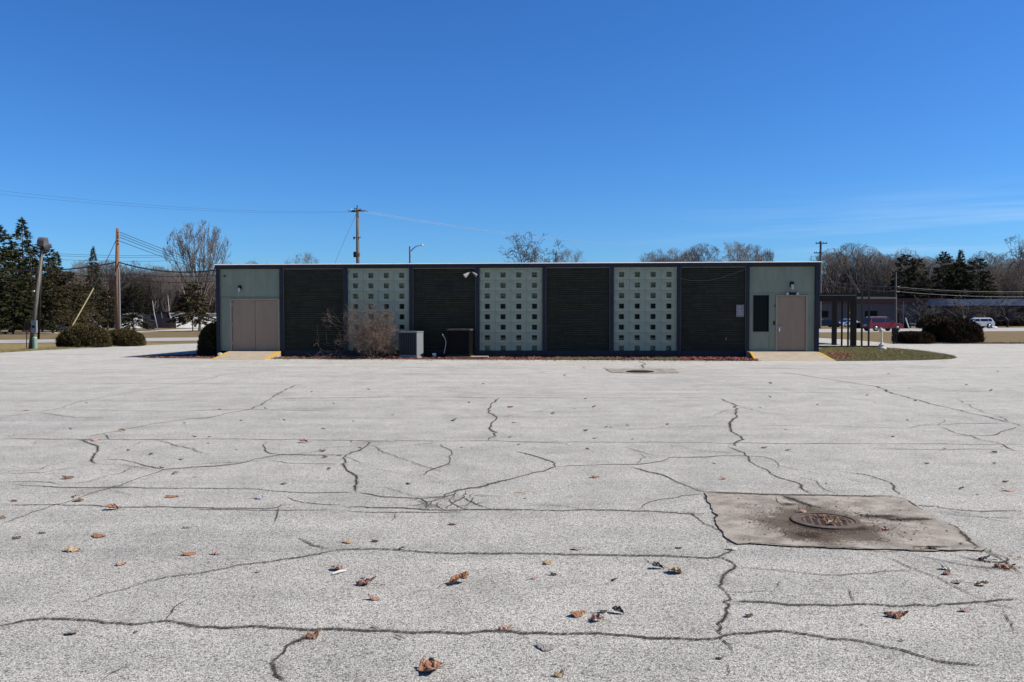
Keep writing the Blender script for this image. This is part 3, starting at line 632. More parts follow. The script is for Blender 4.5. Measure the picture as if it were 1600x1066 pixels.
def strip(mb, uvs, pts, w, z, rr, broad=1.0):
    W_ = [G(px, py) for px, py in pts]
    dense = [W_[0]]
    for i in range(len(W_)-1):
        a_, b_ = W_[i], W_[i+1]; d = (b_-a_).length; step = max(.03, .006*a_.y); k = max(1, int(d/step))
        nrm = Vector((-(b_-a_).y, (b_-a_).x, 0)).normalized() if d > 0 else Vector((0, 0, 0))
        for j in range(1, k+1):
            t = j/k; p = a_.lerp(b_, t); env = min(1, 4*t*(1-t)+.25)
            s = noise.noise(Vector((p.x*2.3, p.y*2.3, z*999)))*.075+noise.noise(Vector((p.x*9, p.y*9, z*999)))*.030+rr.uniform(-1, 1)*(.006 if w > 1.4 else .0018)
            dense.append(p+nrm*s*env*min(1.0, .35+a_.y*.06))
    n = len(dense); base = len(mb.v)
    for i, p in enumerate(dense):
        t = (dense[min(i+1, n-1)]-dense[max(i-1, 0)]); t = t.normalized() if t.length else Vector((1, 0, 0)); nn = Vector((-t.y, t.x, 0))
        horiz = abs(t.x); D = p.y
        hw = w*D/F*(1+2.2*horiz)*(.45 if w > 3 else .55); hw = min(hw, (.019+.0023*D)*CAP); hw *= (.75+.5*noise.noise(Vector((p.x*1.7, p.y*1.7, 5))))
        hw = max(hw, .0045)
        full = hw*3.0*broad
        taper = min(1, (i+.6)/4, (n-1-i+.6)/4)*min(1, 1.08+.4*noise.noise(Vector((p.x*.9, p.y*.9, 9))))
        for s in (-1, 1): q = p+nn*full*s; mb.v.append((q.x, q.y, z)); uvs.append(((s+1)/2, taper))
    for i in range(n-1): mb.f.append((base+2*i, base+2*i+1, base+2*i+3, base+2*i+2)); mb.m.append(0)
def build_strips(name, data, m, z0, parent, seed=1):
    mb = MB(); uvs = []; rr = random.Random(seed)
    for k, (pts, w_) in enumerate(data): strip(mb, uvs, pts, w_, z0+.00006*k, rr)
    me = mb.mesh(name, m); uvl = me.uv_layers.new(name='UVMap')
    for lp in me.loops: uvl.data[lp.index].uv = uvs[lp.vertex_index]
    return tag(link(name, me, parent), kind='stuff')
build_strips('cracks', CR, M_crack, .0018, lot_o)
# darker grit washed along the widest cracks
def blotch(pts_list, z0, m, parent, name='grit'):
    mb = MB(); uvs = []
    for k, (px, py, wpx, hpx, st) in enumerate(pts_list):
        c = G(px, py); rx = wpx/F*c.y; ry = (G(px, py-hpx)-c).length; z = z0+.0001*k; b0 = len(mb.v)
        mb.v.append((c.x, c.y, z)); uvs.append((.5, st)); n = 60
        for j in range(n):
            t = 2*math.pi*j/n; q = 1+.35*noise.noise(Vector((math.cos(t)*1.5, math.sin(t)*1.5, k*3.1)))+.22*noise.noise(Vector((math.cos(t)*5, math.sin(t)*5, k*3.1)))
            mb.v.append((c.x+rx*q*math.cos(t), c.y+ry*q*math.sin(t), z)); uvs.append((1.0, st))
        for j in range(n): mb.f.append((b0, b0+1+j, b0+1+(j+1) % n)); mb.m.append(0)
    me = mb.mesh(name, m); uvl = me.uv_layers.new(name='UVMap')
    for lp in me.loops: uvl.data[lp.index].uv = uvs[lp.vertex_index]
    return tag(link(name, me, parent), kind='stuff')
M_grime = crack_mat('road_grime', (.065, .060, .053), .0, .75)
blotch([(180,762,38,4,.9),(672,791,42,6,1),(575,692,40,4,.6),(135,688,22,3,.8),(790,797,60,4,.5),(330,797,60,4,.4),(130,770,60,9,.3),(700,775,40,6,.5),(1205,575,40,2,.3),(1500,800,60,8,.35),(600,998,60,8,.25),(1130,905,22,14,.5),(110,860,40,8,.3),
        (470,640,90,4,.3),(1340,590,80,4,.25),(650,585,60,2,.5),(1545,890,40,10,.4),(1440,880,60,9,.3),(780,668,20,3,.3),(1090,765,30,6,.5),(440,1045,26,18,.45)], .008, M_grime, lot_o)

# ---------------------------------------------------------------- storm drain
ap_px = [(1102.5,770.5),(1160,772),(1245,774.8),(1341,776.5),(1395,776.8),(1410,779),(1434,794),(1464,812),(1497,828.5),(1530,857),(1540,861),(1460,862),(1380,861.5),(1320,858.5),(1260,855.5),(1200,853),(1149,851),(1137,842),(1122,824),(1110,791)]
ap = []
for i in range(len(ap_px)):
    a_, b_ = G(*ap_px[i]), G(*ap_px[(i+1) % len(ap_px)]); k_ = max(1, int((b_-a_).length/.05))
    for j in range(k_):
        q = a_.lerp(b_, j/k_); ap.append((q.x+.035*noise.noise(q*3)+.022*noise.noise(q*11), q.y+.035*noise.noise(q*3+Vector((9, 0, 0)))+.03*noise.noise(q*12+Vector((4, 0, 0)))))
apo = fill('drain_apron', ap, [circ(DC, DR)], .0105, M_apron); tag(apo, kind='structure')
blotch([(1288,822,116,29,1.0),(1262,838,60,12,.95),(1385,809,40,4,.8),(1330,828,62,10,.95),(1455,857,50,3,.8),(1232,790,26,5,.6)], .0118, M_stain, apo)
# ring of grit with the ring's hole left free is approximated by pieces laid round the casting
CAP = 2.6
build_strips('cracks', [([(1221,775),(1248,785),(1272,794),(1290,797)],14),([(1330,801),(1345,808),(1380,810.5),(1395,814),(1464,813.5)],12),([(1218,777.5),(1214,784),(1221,795)],1.2),([(1104,771),(1245,775.6),(1395,777.2)],3.4),([(1149,851),(1260,856),(1380,862),(1530,862)],.8),
    ([(1497,829),(1516,845),(1532,859)],5)], M_crack, .0135, apo, 5); CAP = 1.0
drain = empty('storm_drain', (DC.x, DC.y, 0), R(-14), 'round rusty cast iron storm drain grate set in a cracked concrete apron', 'drain'); drain.scale = (.9, .9, .9)
an = MB()
n_ = 48
prof = [(.300, .008), (.298, .026), (.285, .030), (.250, .029), (.247, -.02)]
for i in range(len(prof)-1):
    for k in range(n_):
        t0, t1 = 2*math.pi*k/n_, 2*math.pi*(k+1)/n_; (r0, z0), (r1, z1) = prof[i], prof[i+1]
        an.quad((r0*math.cos(t0), r0*math.sin(t0), z0), (r0*math.cos(t1), r0*math.sin(t1), z0), (r1*math.cos(t1), r1*math.sin(t1), z1), (r1*math.cos(t0), r1*math.sin(t0), z1))
an.build('frame_ring', M_iron, drain)
MB().lathe([(.255, -.42), (.255, -.03)], 40).build('pit', M_pit, drain)
gt = MB(); RI = .243
# flat outer rim of the grate, then webs and slats leaving slots
for k in range(n_):
    t0, t1 = 2*math.pi*k/n_, 2*math.pi*(k+1)/n_
    for (r0, r1, za, zb) in ((.244, .212, .022, .022), (.212, .211, .022, -.01)): gt.quad((r0*math.cos(t0), r0*math.sin(t0), za), (r0*math.cos(t1), r0*math.sin(t1), za), (r1*math.cos(t1), r1*math.sin(t1), zb), (r1*math.cos(t0), r1*math.sin(t0), zb))
x = -.18
while x < .2:
    c_ = math.sqrt(max(0, .213**2-x*x)); gt.box(x-.010, -c_, .013, x+.010, c_, .0212); x += .060
y = -.19
while y < .205:
    c_ = math.sqrt(max(0, .213**2-y*y))
    if c_ > .03: gt.box(-c_, y-.009, .014, c_, y+.009, .0206)
    y += .042
gt.build('grate', M_iron, drain)
rr = random.Random(8); mb = MB()
for k in range(150):
    a_ = rr.uniform(0, 6.28); q = rr.random()**.5*.20; x_, y_ = .02+q*.8*math.cos(a_)+.02, .03+q*.75*math.sin(a_)
    if rr.random() < .5: x_, y_ = rr.gauss(0, .07), rr.gauss(.04, .08)
    s = rr.uniform(.004, .012); b_ = rr.uniform(0, 6.28); ca, sa = math.cos(b_)*s, math.sin(b_)*s*.6
    mb.quad((x_-ca, y_-sa, .023), (x_+sa, y_-ca, .024+rr.uniform(0, .008)), (x_+ca, y_+sa, .026+rr.uniform(0, .01)), (x_-sa, y_+ca, .025))
tag(mb.build('leaf_litter', mat('leaf_litter', (.12, .06, .03), (.34, .17, .07), 30, 1, rand=.5), drain), kind='stuff')
# grit around the casting (real grains)
mb = MB()
for k in range(1500):
    t = rr.uniform(0, 6.28); q = .31+abs(rr.gauss(0, .17)); x_, y_ = DC.x+q*math.cos(t)*1.15, DC.y+q*math.sin(t)*1.1
    if not in_poly(ap, x_, y_): continue
    s = rr.uniform(.0015, .0055)*(2.2 if rr.random() < .02 else 1); mb.poly([(x_-s, y_-s, .013), (x_+s, y_-s*.7, .013), (x_+s*.2, y_+s, .013+s*.6)]); mb.poly([(x_-s, y_-s, .013), (x_+s*.2, y_+s, .013+s*.6), (x_-s, y_+s, .013)])
tag(mb.build('gravel', mat('drain_grit', (.05, .036, .028), (.22, .18, .15), 60, 1, rand=.6)), kind='stuff')
# far drain
fa = gpoly('drain_apron', [(946, 576.5), (1052, 576.2), (1062, 583.2), (1000, 583.8), (955, 582.6)], .0115, M_apron)
fd = empty('storm_drain', G(1000, 581.6), 0, 'flat dark storm drain near the building, seen almost edge-on', 'drain')
MB().lathe([(.42, .012), (.42, .03), (.36, .034), (.30, .036), (.1, .036)], 28).build('frame_ring', M_black, fd)
mb = MB()
for k in range(9): y = -.26+k*.065; c_ = math.sqrt(.29**2-y*y); mb.box(-c_, y-.012, .037, c_, y+.012, .045)
mb.build('grate', M_iron, fd)

# ---------------------------------------------------------------- fallen leaves
def leaf_mats():
    d = {}
    for k, (a_, b_) in dict(orange=((.15, .062, .030), (.34, .165, .085)), brown=((.07, .038, .022), (.17, .09, .055)), red=((.10, .038, .026), (.27, .12, .085)), pink=((.28, .15, .11), (.48, .29, .22)),
                           tan=((.26, .17, .09), (.46, .33, .19)), grey=((.17, .15, .14), (.32, .28, .25)), white=((.42, .40, .37), (.62, .60, .56)), dark=((.030, .024, .020), (.085, .062, .050))).items():
        a_, b_ = [c*1.3 for c in a_], [c*1.3 for c in b_]; d[k] = mat('dry_leaf_'+k, a_, b_, 9, .7, .012, 12, detail=8)
    return d
LM = leaf_mats()
def leaf_mesh(kind, seed, crumple):
    """thin curled blade: rolled about its midrib, toothed margin, pleated along the side veins"""
    r = random.Random(seed*13+5); nu, nv = 26, 14; off = Vector((seed*3.7, seed*1.3, 2)); out_ = []; Fc = []
    cup = seed % 3 == 2; curlL, curlR = r.uniform(.9, 1.7)*crumple, r.uniform(.5, 1.4)*crumple; tip = r.uniform(.05, .22)*r.choice((1, 1, -1)); tw = r.uniform(-.5, .5); wid = r.uniform(.30, .40)
    for i in range(nu+1):
        u = -1+2*i/nu
        env = max(0, 1-abs(u)**2.2)**.75*(1+.25*u); teeth = 1+.22*abs(math.sin(4.2*u+seed))-.10
        w_ = wid*(.03+env*teeth)
        for j in range(nv+1):
            v = -1+2*j/nv; curl = curlL if v < 0 else curlR; a = v*curl*(1+.35*u*tw)+tw*u*.6
            L_ = w_*abs(v); rad_ = w_/max(curl, .3)*1.0
            y = math.copysign(rad_*math.sin(abs(v)*curl), v); zc = rad_*(1-math.cos(v*curl))
            z = zc if cup else -zc
            n1 = noise.noise(off+Vector((u*2.2, v*1.6, 0))); n2 = noise.noise(off+Vector((u*6, v*5, 7)))
            z += .045*abs(math.sin(5*u+2.2*abs(v)))*abs(v)*crumple+crumple*(.10*n1+.05*n2)+tip*u*abs(u)+.03*(abs(v) < .01)
            yy = y*math.cos(tw*u*.5)-z*math.sin(tw*u*.5)*.5; zz = z*math.cos(tw*u*.5)+y*math.sin(tw*u*.5)*.7
            out_.append((u*.5*(1-.12*crumple*abs(v))+.02*n2, yy+.05*n1+.10*math.sin(u*1.5+seed), zz))
    # rest it on the ground: level out so both ends touch
    q = sorted(p[2] for p in out_); mz = q[0]; lift = q[len(q)//40]
    out_ = [(x, y, max(z-lift, (z-lift)*.15)+.006) for x, y, z in out_]
    for i in range(nu):
        for j in range(nv): a_ = i*(nv+1)+j; Fc.append((a_, a_+nv+1, a_+nv+2, a_+1))
    me = bpy.data.meshes.new('fallen_leaf'); me.from_pydata(out_, [], Fc); me.materials.append(LM[kind]); me.update()
    return me, out_[0]
def stem_mesh(kind, seed):
    r = random.Random(seed); s = r.choice((-1, 1)); mb = MB()
    mb.tube([(-.2, 0, .10), (-.42, .02*s, .06), (-.58, .05*s, .09), (-.78, .10*s, .06), (-.92, .18*s, .03)], [.014, .012, .011, .011, .018], 5); return mb.mesh('stem', LM['dark' if kind in ('dark', 'grey') else 'brown'])
LC = {}
def leaf(px, py, wpx, kind, seed, label, group=None, crumple=None, flat=False, z=0.0, stem=True):
    p = G(px, py); width = wpx/F*p.y; crumple = crumple if crumple is not None else (.95 if wpx*p.y > 60 else .8)
    key = (kind, seed % 7, crumple)
    if key not in LC: LC[key] = leaf_mesh(kind, seed % 7, crumple)
    if (kind, 's') not in LC: LC[(kind, 's')] = stem_mesh(kind, seed)
    me, _ = LC[key]
    o = link('fallen_leaf', me); r = random.Random(seed*7+1)
    co = [v.co for v in me.vertices]; ext = max(c.x for c in co)-min(c.x for c in co)
    s = width/ext*1.02; o.scale = (s, s*r.uniform(.8, 1.15), s*(.5 if flat else r.uniform(.95, 1.2))); o.rotation_euler = (0, 0, r.uniform(-.5, .5)+(math.pi if r.random() < .5 else 0))
    o.location = (p.x, p.y, .003+z)
    if stem and wpx > 12: st = link('stem', LC[(kind, 's')], o)
    return tag(o, label, 'leaf', group or 'dry leaves scattered on the parking lot')
BIG = [
 (672,1047,42,'orange','largest curled orange-brown leaf at the bottom edge of the photo, left of centre'),
 (716,912,38,'orange','rounded orange-brown leaf with a long stem pointing left, centre foreground'),
 (1400,965,36,'orange','wide crumpled orange leaf below the concrete drain apron, near the right'),
 (852,1012,34,'grey','flat grey leaf with thin stem just below the long front crack, right of centre'),
 (572,914,32,'red','reddish-brown pointed leaf tilted up to the right, left of the centre foreground'),
 (487.5,997,30,'orange','orange leaf where the wide dark branch crack meets the long front crack'),
 (903,962,28,'orange','orange domed leaf, leftmost of the cluster of four leaves right of centre'),
 (932,970,25,'pink','pale brown curled leaf at the front of the cluster of four leaves'),
 (966,959,21,'dark','dark crinkled leaf at the right end of the cluster of four leaves'),
 (942,957,15,'dark','thin dark leaf scrap in the middle of the cluster of four leaves'),
 (155,838,27,'orange','long flat orange-brown leaf alone in the left foreground'),
 (295,867,22,'orange','bright orange leaf with raised tip beside a small tan leaf, left foreground'),
 (337,866.5,14,'pink','small tan leaf just right of the bright orange leaf, left foreground'),
 (189,883,16,'pink','small pale orange leaf between two bigger leaves in the left foreground'),
 (526,891,22,'pink','pinkish-brown leaf with a pale twig in front of it, left of centre'),
 (111.5,991,23,'grey','grey and black curled leaf below the front crack at far left'),
 (115,861,22,'tan','pale tan leaf with a long faint shadow, left foreground'),
 (789,984.5,22,'pink','pale pinkish leaf sitting right on the long front crack near the centre'),
 (584,937.5,20,'pink','small pink leaf with black shadow below the reddish pointed leaf'),
 (872.6,1057,23,'tan','yellowish-brown lobed leaf at the very bottom edge right of centre'),
 (856,881,18,'tan','yellow-brown leaf with upright tip just under the middle crack'),
 (1055,896,24,'tan','light tan lobed leaf left of the thick winding crack'),
 (1028,889,19,'dark','dark flat leaf touching the tan lobed leaf on its left side'),
 (903,858,22,'grey','grey folded leaf on the upper side of the middle crack, right of centre'),
 (1570,888,30,'orange','orange-brown leaf by the crack at the right edge, beside the drain apron corner'),
 (1537.6,875.5,18,'dark','dark crumpled leaf just beyond the right corner of the drain apron'),
 (1478.5,890,18,'white','whitish curled leaf below the drain apron, right side'),
 (1478.5,897.5,18,'red','red-brown leaf directly in front of the whitish curled leaf'),
 (1495,911,17,'grey','greyish leaf on the diagonal crack below the drain apron'),
 (1534,915,22,'tan','tan leaf with dark underside right of the diagonal crack'),
 (1505.6,955,16,'pink','pink leaf just under the right-hand horizontal crack'),
 (1143,859,17,'white','pale curled leaf with black shadow at the lower left corner of the drain apron'),
 (1575,767.5,19,'pink','flat pale orange leaf near the right edge, behind the drain'),
 (406,780,18,'white','whitish scrap leaf in the left middle distance'),
 (269,777,21,'orange','flat orange leaf in front of the joined cracks, left middle distance'),
 (124,783,19,'orange','orange leaf lying on the oblique crack at left'),
 (175.5,797,20,'orange','orange-brown leaf on the lower horizontal crack at left'),
 (106,748,17,'brown','flat brown leaf above the oblique crack at far left'),
 (543,848,17,'tan','small tan leaf just above the middle crack left of centre'),
 (586,981,13,'grey','small purplish-grey leaf standing on the front crack left of centre'),
 (292,825,15,'grey','grey translucent leaf lying flat in the left foreground'),
 (1170,964,14,'dark','small black leaf right of the thick winding crack'),
 (444,756.5,13,'grey','grey leaf tilted upright in the left middle distance'),
 (475,692,13,'orange','orange-brown leaf on the long far crack left of centre'),
 (930,746.5,13,'orange','small orange leaf alone right of centre in the middle distance'),
 (1194,700.5,10,'red','small dark red leaf beside the winding crack in the right middle distance'),
 (1130,749,10,'orange','small orange leaf a little above the drain apron'),
]
for k, (px, py, s, kd, lb) in enumerate(BIG): leaf(px, py, s, kd, k*3+2, lb, flat=kd in ('grey',) or k in (10, 11, 34, 35, 32))
leaf(960,908,11,'dark',77,'small dark acorn-like leaf curl alone right of centre foreground', crumple=1.1)
leaf(1261.5,846,13,'pink',78,'small pale leaf on the concrete below the drain grate')
leaf(1382,829.5,17,'pink',79,'pale pinkish leaf on the concrete right of the drain grate')
leaf(1458,860,16,'dark',80,'dark leaf clump on the lower edge of the drain apron')
leaf(1442,859,13,'tan',83,'small tan leaf on the lower edge of the drain apron')
leaf(1254,803,14,'pink',84,'small brown leaf at the upper left of the drain grate', z=.01)
leaf(1283,812,17,'brown',81,'brown leaf standing on the far half of the drain grate', z=.022)
leaf(1299,824,17,'tan',82,'ochre leaf lying on the near half of the drain grate', z=.022)
SM = [(int(1600*((k*.61803)%1)), 598+int(118*((k*.7548)%1)), 3+k % 3, 'dark') for k in range(30)]+[(40.5,642,8,'brown'),(191,674,9,'orange'),(149,689,12,'pink'),(135,630,5,'dark'),(201,704,6,'dark'),(236,711,7,'dark'),(253,731,9,'brown'),(283,719,8,'dark'),(274,741,12,'grey'),(305,746,7,'grey'),(304,683,6,'dark'),(327,683,5,'dark'),(325,693,5,'dark'),(415,638.6,5,'dark'),(444,657,6,'dark'),(505,670.6,7,'dark'),(504.6,705.7,10,'dark'),(507,715,9,'dark'),(530.5,712,9,'dark'),(514,733.5,7,'dark'),(115,777.5,10,'brown'),(23,783,13,'brown'),(4,811,10,'orange'),(26,842,13,'brown'),(65,834,11,'dark'),(404,894,9,'grey'),(212,989,8,'orange'),(707,820,13,'brown'),(586,846.5,12,'dark'),(628,859,13,'grey'),(1060.5,857,13,'dark'),(864,899,13,'dark'),(834,904.5,11,'pink'),(568,904,9,'grey'),(1409,1002,7,'dark'),(1124,1030.5,12,'dark'),(1347,978,7,'dark'),(1372,851.6,7,'dark'),(1203,621,6,'dark'),(1090,610,6,'grey'),(1203.5,599.6,6,'dark'),(1355,618,5,'dark'),(1174,640,5,'dark'),(1418,657.7,5,'dark'),(1395,683,6,'dark'),(1231,704,9,'dark'),(1447.5,725,8,'dark'),(1553.5,708,9,'dark'),(1116,724.6,6,'dark'),(1571,753.6,10,'dark'),(1502,764.5,10,'brown'),(1527.5,773,7,'grey'),(1548,611,6,'dark'),(1228,672,5,'grey'),(1554,724,8,'grey'),(1388,585,4,'dark'),(1559,580.7,4,'dark'),(1291,756,5,'dark'),(797,637,9,'orange'),(709,658,10,'dark'),(803,661,8,'brown'),(732.5,629.7,5,'dark'),(863.5,647,7,'dark'),(898,639.5,6,'dark'),(928,636.5,7,'dark'),(915,673.6,9,'dark'),(930,685.5,8,'brown'),(981,665.5,7,'grey'),(947,668,5,'grey'),(796.6,683.5,7,'dark'),(638,757,10,'dark'),(918,703,7,'brown'),(820,779.7,5,'dark'),(614,649,4,'dark'),(552,658.7,4,'dark'),(562,699.6,7,'pink'),(548.6,691,5,'dark'),(915,623.6,5,'dark'),(702,727,4,'dark'),(882,587,5,'dark'),(369,703.7,4,'dark'),(1077,563.8,4,'dark'),(1430,627,5,'dark')]
for k, (px, py, s, kd) in enumerate(SM):
    zone = 'on the near asphalt' if py > 800 else ('in the middle distance' if py > 690 else 'on the far asphalt')
    leaf(px, py, s, kd, k+100, 'small %s dry leaf %s, %s side' % ({'pink': 'pale pinkish', 'grey': 'grey'}.get(kd, kd), zone, 'left' if px < 533 else ('centre' if px < 1066 else 'right')), 'small dry leaves on the asphalt', flat=(k % 3 == 0))
M_frag = mat('crushed_leaf', (.12, .06, .035), (.36, .20, .11), 6, .9, rand=.5)
chips('leaf_litter', [tuple(G(*p)[:2]) for p in ((1150, 780), (1400, 778), (1530, 858), (1160, 850))], 60, M_frag, 31, s=.008, z=.013)
chips('leaf_litter', [tuple(G(*p)[:2]) for p in ((1500, 852), (1600, 870), (1600, 900), (1520, 884))], 16, M_frag, 32, s=.012, z=.004)
chips('leaf_litter', [tuple(G(*p)[:2]) for p in ((430, 561.2), (1190, 564.2), (1190, 566.5), (430, 563))], 420, M_frag, 33, s=.03, z=.004)
# twigs
for k, (a_, b_, m_, lb) in enumerate((((519, 899), (541, 893.5), 'white', 'pale peeled twig beside the pinkish-brown leaf'), ((803, 771.5), (822, 772.5), 'tan', 'thin straw-coloured twig in the centre middle distance'), ((617, 995), (633, 1001), 'grey', 'short grey twig just below the long front crack'))):
    p, q = G(*a_), G(*b_); tag(MB().tube([(p.x, p.y, .009), ((p.x+q.x)/2, (p.y+q.y)/2, .014), (q.x, q.y, .009)], [.005, .009, .005] if k == 0 else .003, 6).build('twig', LM[m_]), lb, 'twig')

# ---------------------------------------------------------------- air conditioners etc.
def condenser(px, py, wpx, hpx, rz, col, fin, label, vert=True):
    p = G(px, py); s = p.y/F; w2 = wpx*s/2; h = hpx*s; d2 = w2*.95
    e = empty('air_conditioner', (p.x, p.y+d2, .0), rz, label, 'air conditioner', 'air conditioners in front of the facade')
    MB().box(-w2-.06, -d2-.06, 0.004, w2+.06, d2+.06, .08).build('pad', M_conc, e, bevel=.008)
    MB().box(-w2, -d2, .082, w2, d2, .16).build('base_pan', col, e, bevel=.01)
    MB().box(-w2+.05, -d2+.05, .161, w2-.05, d2-.05, h-.06).build('coil', fin, e)
    MB().box(-w2-.012, -d2-.012, h-.058, w2+.012, d2+.012, h).build('top_cover', col if vert else M_iron, e, bevel=.012)
    for sx_, sy_ in ((-1, -1), (1, -1), (1, 1), (-1, 1)):
        c = .03; MB().box(sx_*w2-(c if sx_ > 0 else 0), sy_*d2-(c if sy_ > 0 else 0), .162, sx_*w2+(c if sx_ < 0 else 0), sy_*d2+(c if sy_ < 0 else 0), h-.06).build('corner_post', fin if sy_ < 0 and sx_ < 0 else col, e, bevel=.006)
    if vert:
        for k in range(9): x = -w2+.06+(2*w2-.13)*k/8; MB().box(x-.020, -d2+.002, .164, x+.020, -d2+.045, h-.062).build('louvre', fin, e)
        MB().box(w2-.03, -d2+.032, .164, w2-.002, d2-.032, h-.062).build('side_panel', col, e, bevel=.004)
    else:
        for k in range(9): x = -w2+.07+(2*w2-.14)*k/8; MB().box(x-.005, -d2-.002, .164, x+.005, -d2+.012, h-.062).build('louvre', fin, e)
        nl = 12
        for k in range(nl): z = .2+(h-.30)*k/(nl-1); MB().box(w2-.025, -d2+.05, z, w2+.004, d2-.05, z+.028).build('louvre', fin, e)
    gr = MB()
    for r_ in (.08, .14, .20, .26): gr.tube([(r_*math.cos(t*math.pi/10), r_*math.sin(t*math.pi/10), h+.02) for t in range(21)], .005, 4)
    for t in range(6): gr.tube([(0, 0, h+.03), (.28*math.cos(t*1.047), .28*math.sin(t*1.047), h+.004)], .005, 4)
    gr.lathe([(.05, 0), (.05, .03)], 10, (0, 0, h+.02)).build('fan_guard', M_black, e)
    return e
condenser(641, 561.0, 30, 43, R(-15), M_acgrey, M_acdark, 'grey condenser with vertical louvres and sunlit side, beside the bare shrub')
condenser(717.5, 560.5, 37, 46, R(-5), M_black, mat('black_fins', (.006, .0055, .006), (.010, .009, .009), 20, .6, spec=.1), 'black condenser with pale rusty top lid, in front of the brick bay', False)
p = G(752, 561); MB().box(p.x-.42, p.y, .004, p.x+.28, p.y+.75, .09).build('concrete_pad', M_conc, bevel=.01); tag(bpy.data.objects['concrete_pad'], 'small bare concrete pad at the right foot of the black condenser', 'pad')
p = G(676, 560.5); pipe = empty('pipework', (p.x, p.y+.5, 0), 0, 'low dark refrigerant pipes running on the ground between the two condensers', 'pipes')
pb = MB()
for k in range(3): pb.tube([(-.4, .05*k, .06+.05*k), (-.1, -.05+.03*k, .10+.05*k), (.25, .02*k, .08+.04*k), (.55, .04, .09+.04*k)], .022, 7)
pb.build('pipe', M_black, pipe); MB().box(-.05, -.05, .06, .1, .08, .2).build('valve', M_alu, pipe, bevel=.01)
q = MB(); q.tube([P(693, 556, p.y+.9), P(695.5, 545, p.y+.9), P(697, 535, p.y+.9), P(695, 528, p.y+.9), P(691, 522, p.y+.9)], .018, 6)
o = q.build('conduit', M_alu); tag(o, 'thin bent silver conduit rising left of the black condenser', 'conduit')
# stone by the left ramp
bm = bmesh.new(); bmesh.ops.create_icosphere(bm, subdivisions=3, radius=.13)
for v in bm.verts: v.co *= 1+.25*noise.noise(v.co*9); v.co.z *= .8
me = bpy.data.meshes.new('stone'); bm.to_mesh(me); bm.free(); me.materials.append(mat('pale_stone', (.30, .27, .24), (.5, .46, .42), 12, .9, .004, 60))
o = link('stone', me, loc=G(340.5, 559)+Vector((0, .3, .10))); tag(o, 'rough pale stone at the left corner of the building beside the ramp', 'stone')

# ---------------------------------------------------------------- vegetation generators
def tube_arrays(segs, n=3):
    """segs: list of (p0, p1, r0, r1) -> V,F arrays of n-sided prisms"""
    S = np.array([[*a_, *b_, r0, r1] for a_, b_, r0, r1 in segs], dtype=np.float64); m = len(S)
    p0, p1, r0, r1 = S[:, :3], S[:, 3:6], S[:, 6], S[:, 7]; d = p1-p0; d /= np.maximum(np.linalg.norm(d, axis=1, keepdims=True), 1e-9)
    ref = np.where(np.abs(d[:, 1:2]) < .9, np.array([[0, 1, 0]]), np.array([[1, 0, 0]])); a_ = np.cross(d, ref); a_ /= np.linalg.norm(a_, axis=1, keepdims=True); b_ = np.cross(d, a_)
    V = np.zeros((m, 2, n, 3))
    for k in range(n):
        t = 2*math.pi*k/n; o_ = a_*math.cos(t)+b_*math.sin(t); V[:, 0, k] = p0+o_*r0[:, None]; V[:, 1, k] = p1+o_*r1[:, None]
    Fa = []
    for k in range(n): k2 = (k+1) % n; Fa.append([k, k2, n+k2, n+k])
    Fa = np.array(Fa)[None]+(np.arange(m)*2*n)[:, None, None]
    return V.reshape(-1, 3), Fa.reshape(-1, 4)
def rvec(r): return Vector((r.gauss(0, 1), r.gauss(0, 1), r.gauss(0, 1))).normalized()
def bare_tree(seed, trunk=.3, limbs=5, spread=.75, up=.35, wig=.16, levels=4, kids=(5, 5, 4), tr=.018, twig=.0022, lr=.62, env=None, limbl=.66):
    """unit-height tree; returns (thick segments, thin segments)"""
    r = random.Random(seed); thick, thin = [], []
    def grow(p, d, length, rad, lev):
        n = 6 if lev < 2 else 4; sl = length/n; nodes = []
        for i in range(n):
            d = (d+rvec(r)*wig*(1+.4*lev)+Vector((0, 0, 1))*up*.12).normalized(); q = p+d*sl
            if env and (math.hypot(q.x, q.y)/env[1])**2+((q.z-env[0])/(1-env[0]))**2 > r.uniform(.86, 1.06): break
            r0 = rad*(1-.75*i/n); r1 = rad*(1-.75*(i+1)/n); r0 = max(r0, twig); r1 = max(r1, twig*.6)
            (thick if lev < 2 else thin).append((tuple(p), tuple(q), r0, r1)); p = q; nodes.append((p.copy(), d.copy(), r1, (i+1)/n))
        if lev < levels and nodes:
            nk = kids[min(lev-1, len(kids)-1)]
            for k in range(nk):
                i = min(r.randrange(1 if lev < 3 else 0, n), len(nodes)-1); q, dd, rr_, t = nodes[i]
                side = rvec(r); side = (side-dd*side.dot(dd)).normalized()
                nd = (dd*.75+side*spread*r.uniform(.6, 1.1)+Vector((0, 0, up*.35))).normalized()
                grow(q, nd, length*lr*r.uniform(.65, 1.1)*(1.1-.35*t), max(rr_*.65, twig), lev+1)
    d = Vector((r.uniform(-.05, .05), r.uniform(-.05, .05), 1)).normalized(); p = Vector((0, 0, 0)); n = 5
    for i in range(n):
        q = p+(d+rvec(r)*.04).normalized()*trunk/n; thick.append((tuple(p), tuple(q), tr*(1.25 if i == 0 else 1)*(1-.06*i), tr*(1-.06*(i+1)))); p = q
    for k in range(limbs):
        a_ = 2*math.pi*k/limbs+r.uniform(-.5, .5); tilt = r.uniform(.25, 1)*spread
        nd = Vector((math.cos(a_)*tilt, math.sin(a_)*tilt, 1)).normalized()
        grow(p-Vector((0, 0, r.uniform(0, .35)*trunk)), nd, (1-trunk)*limbl*r.uniform(.9, 1.1), tr*.6, 1)
    return thick, thin
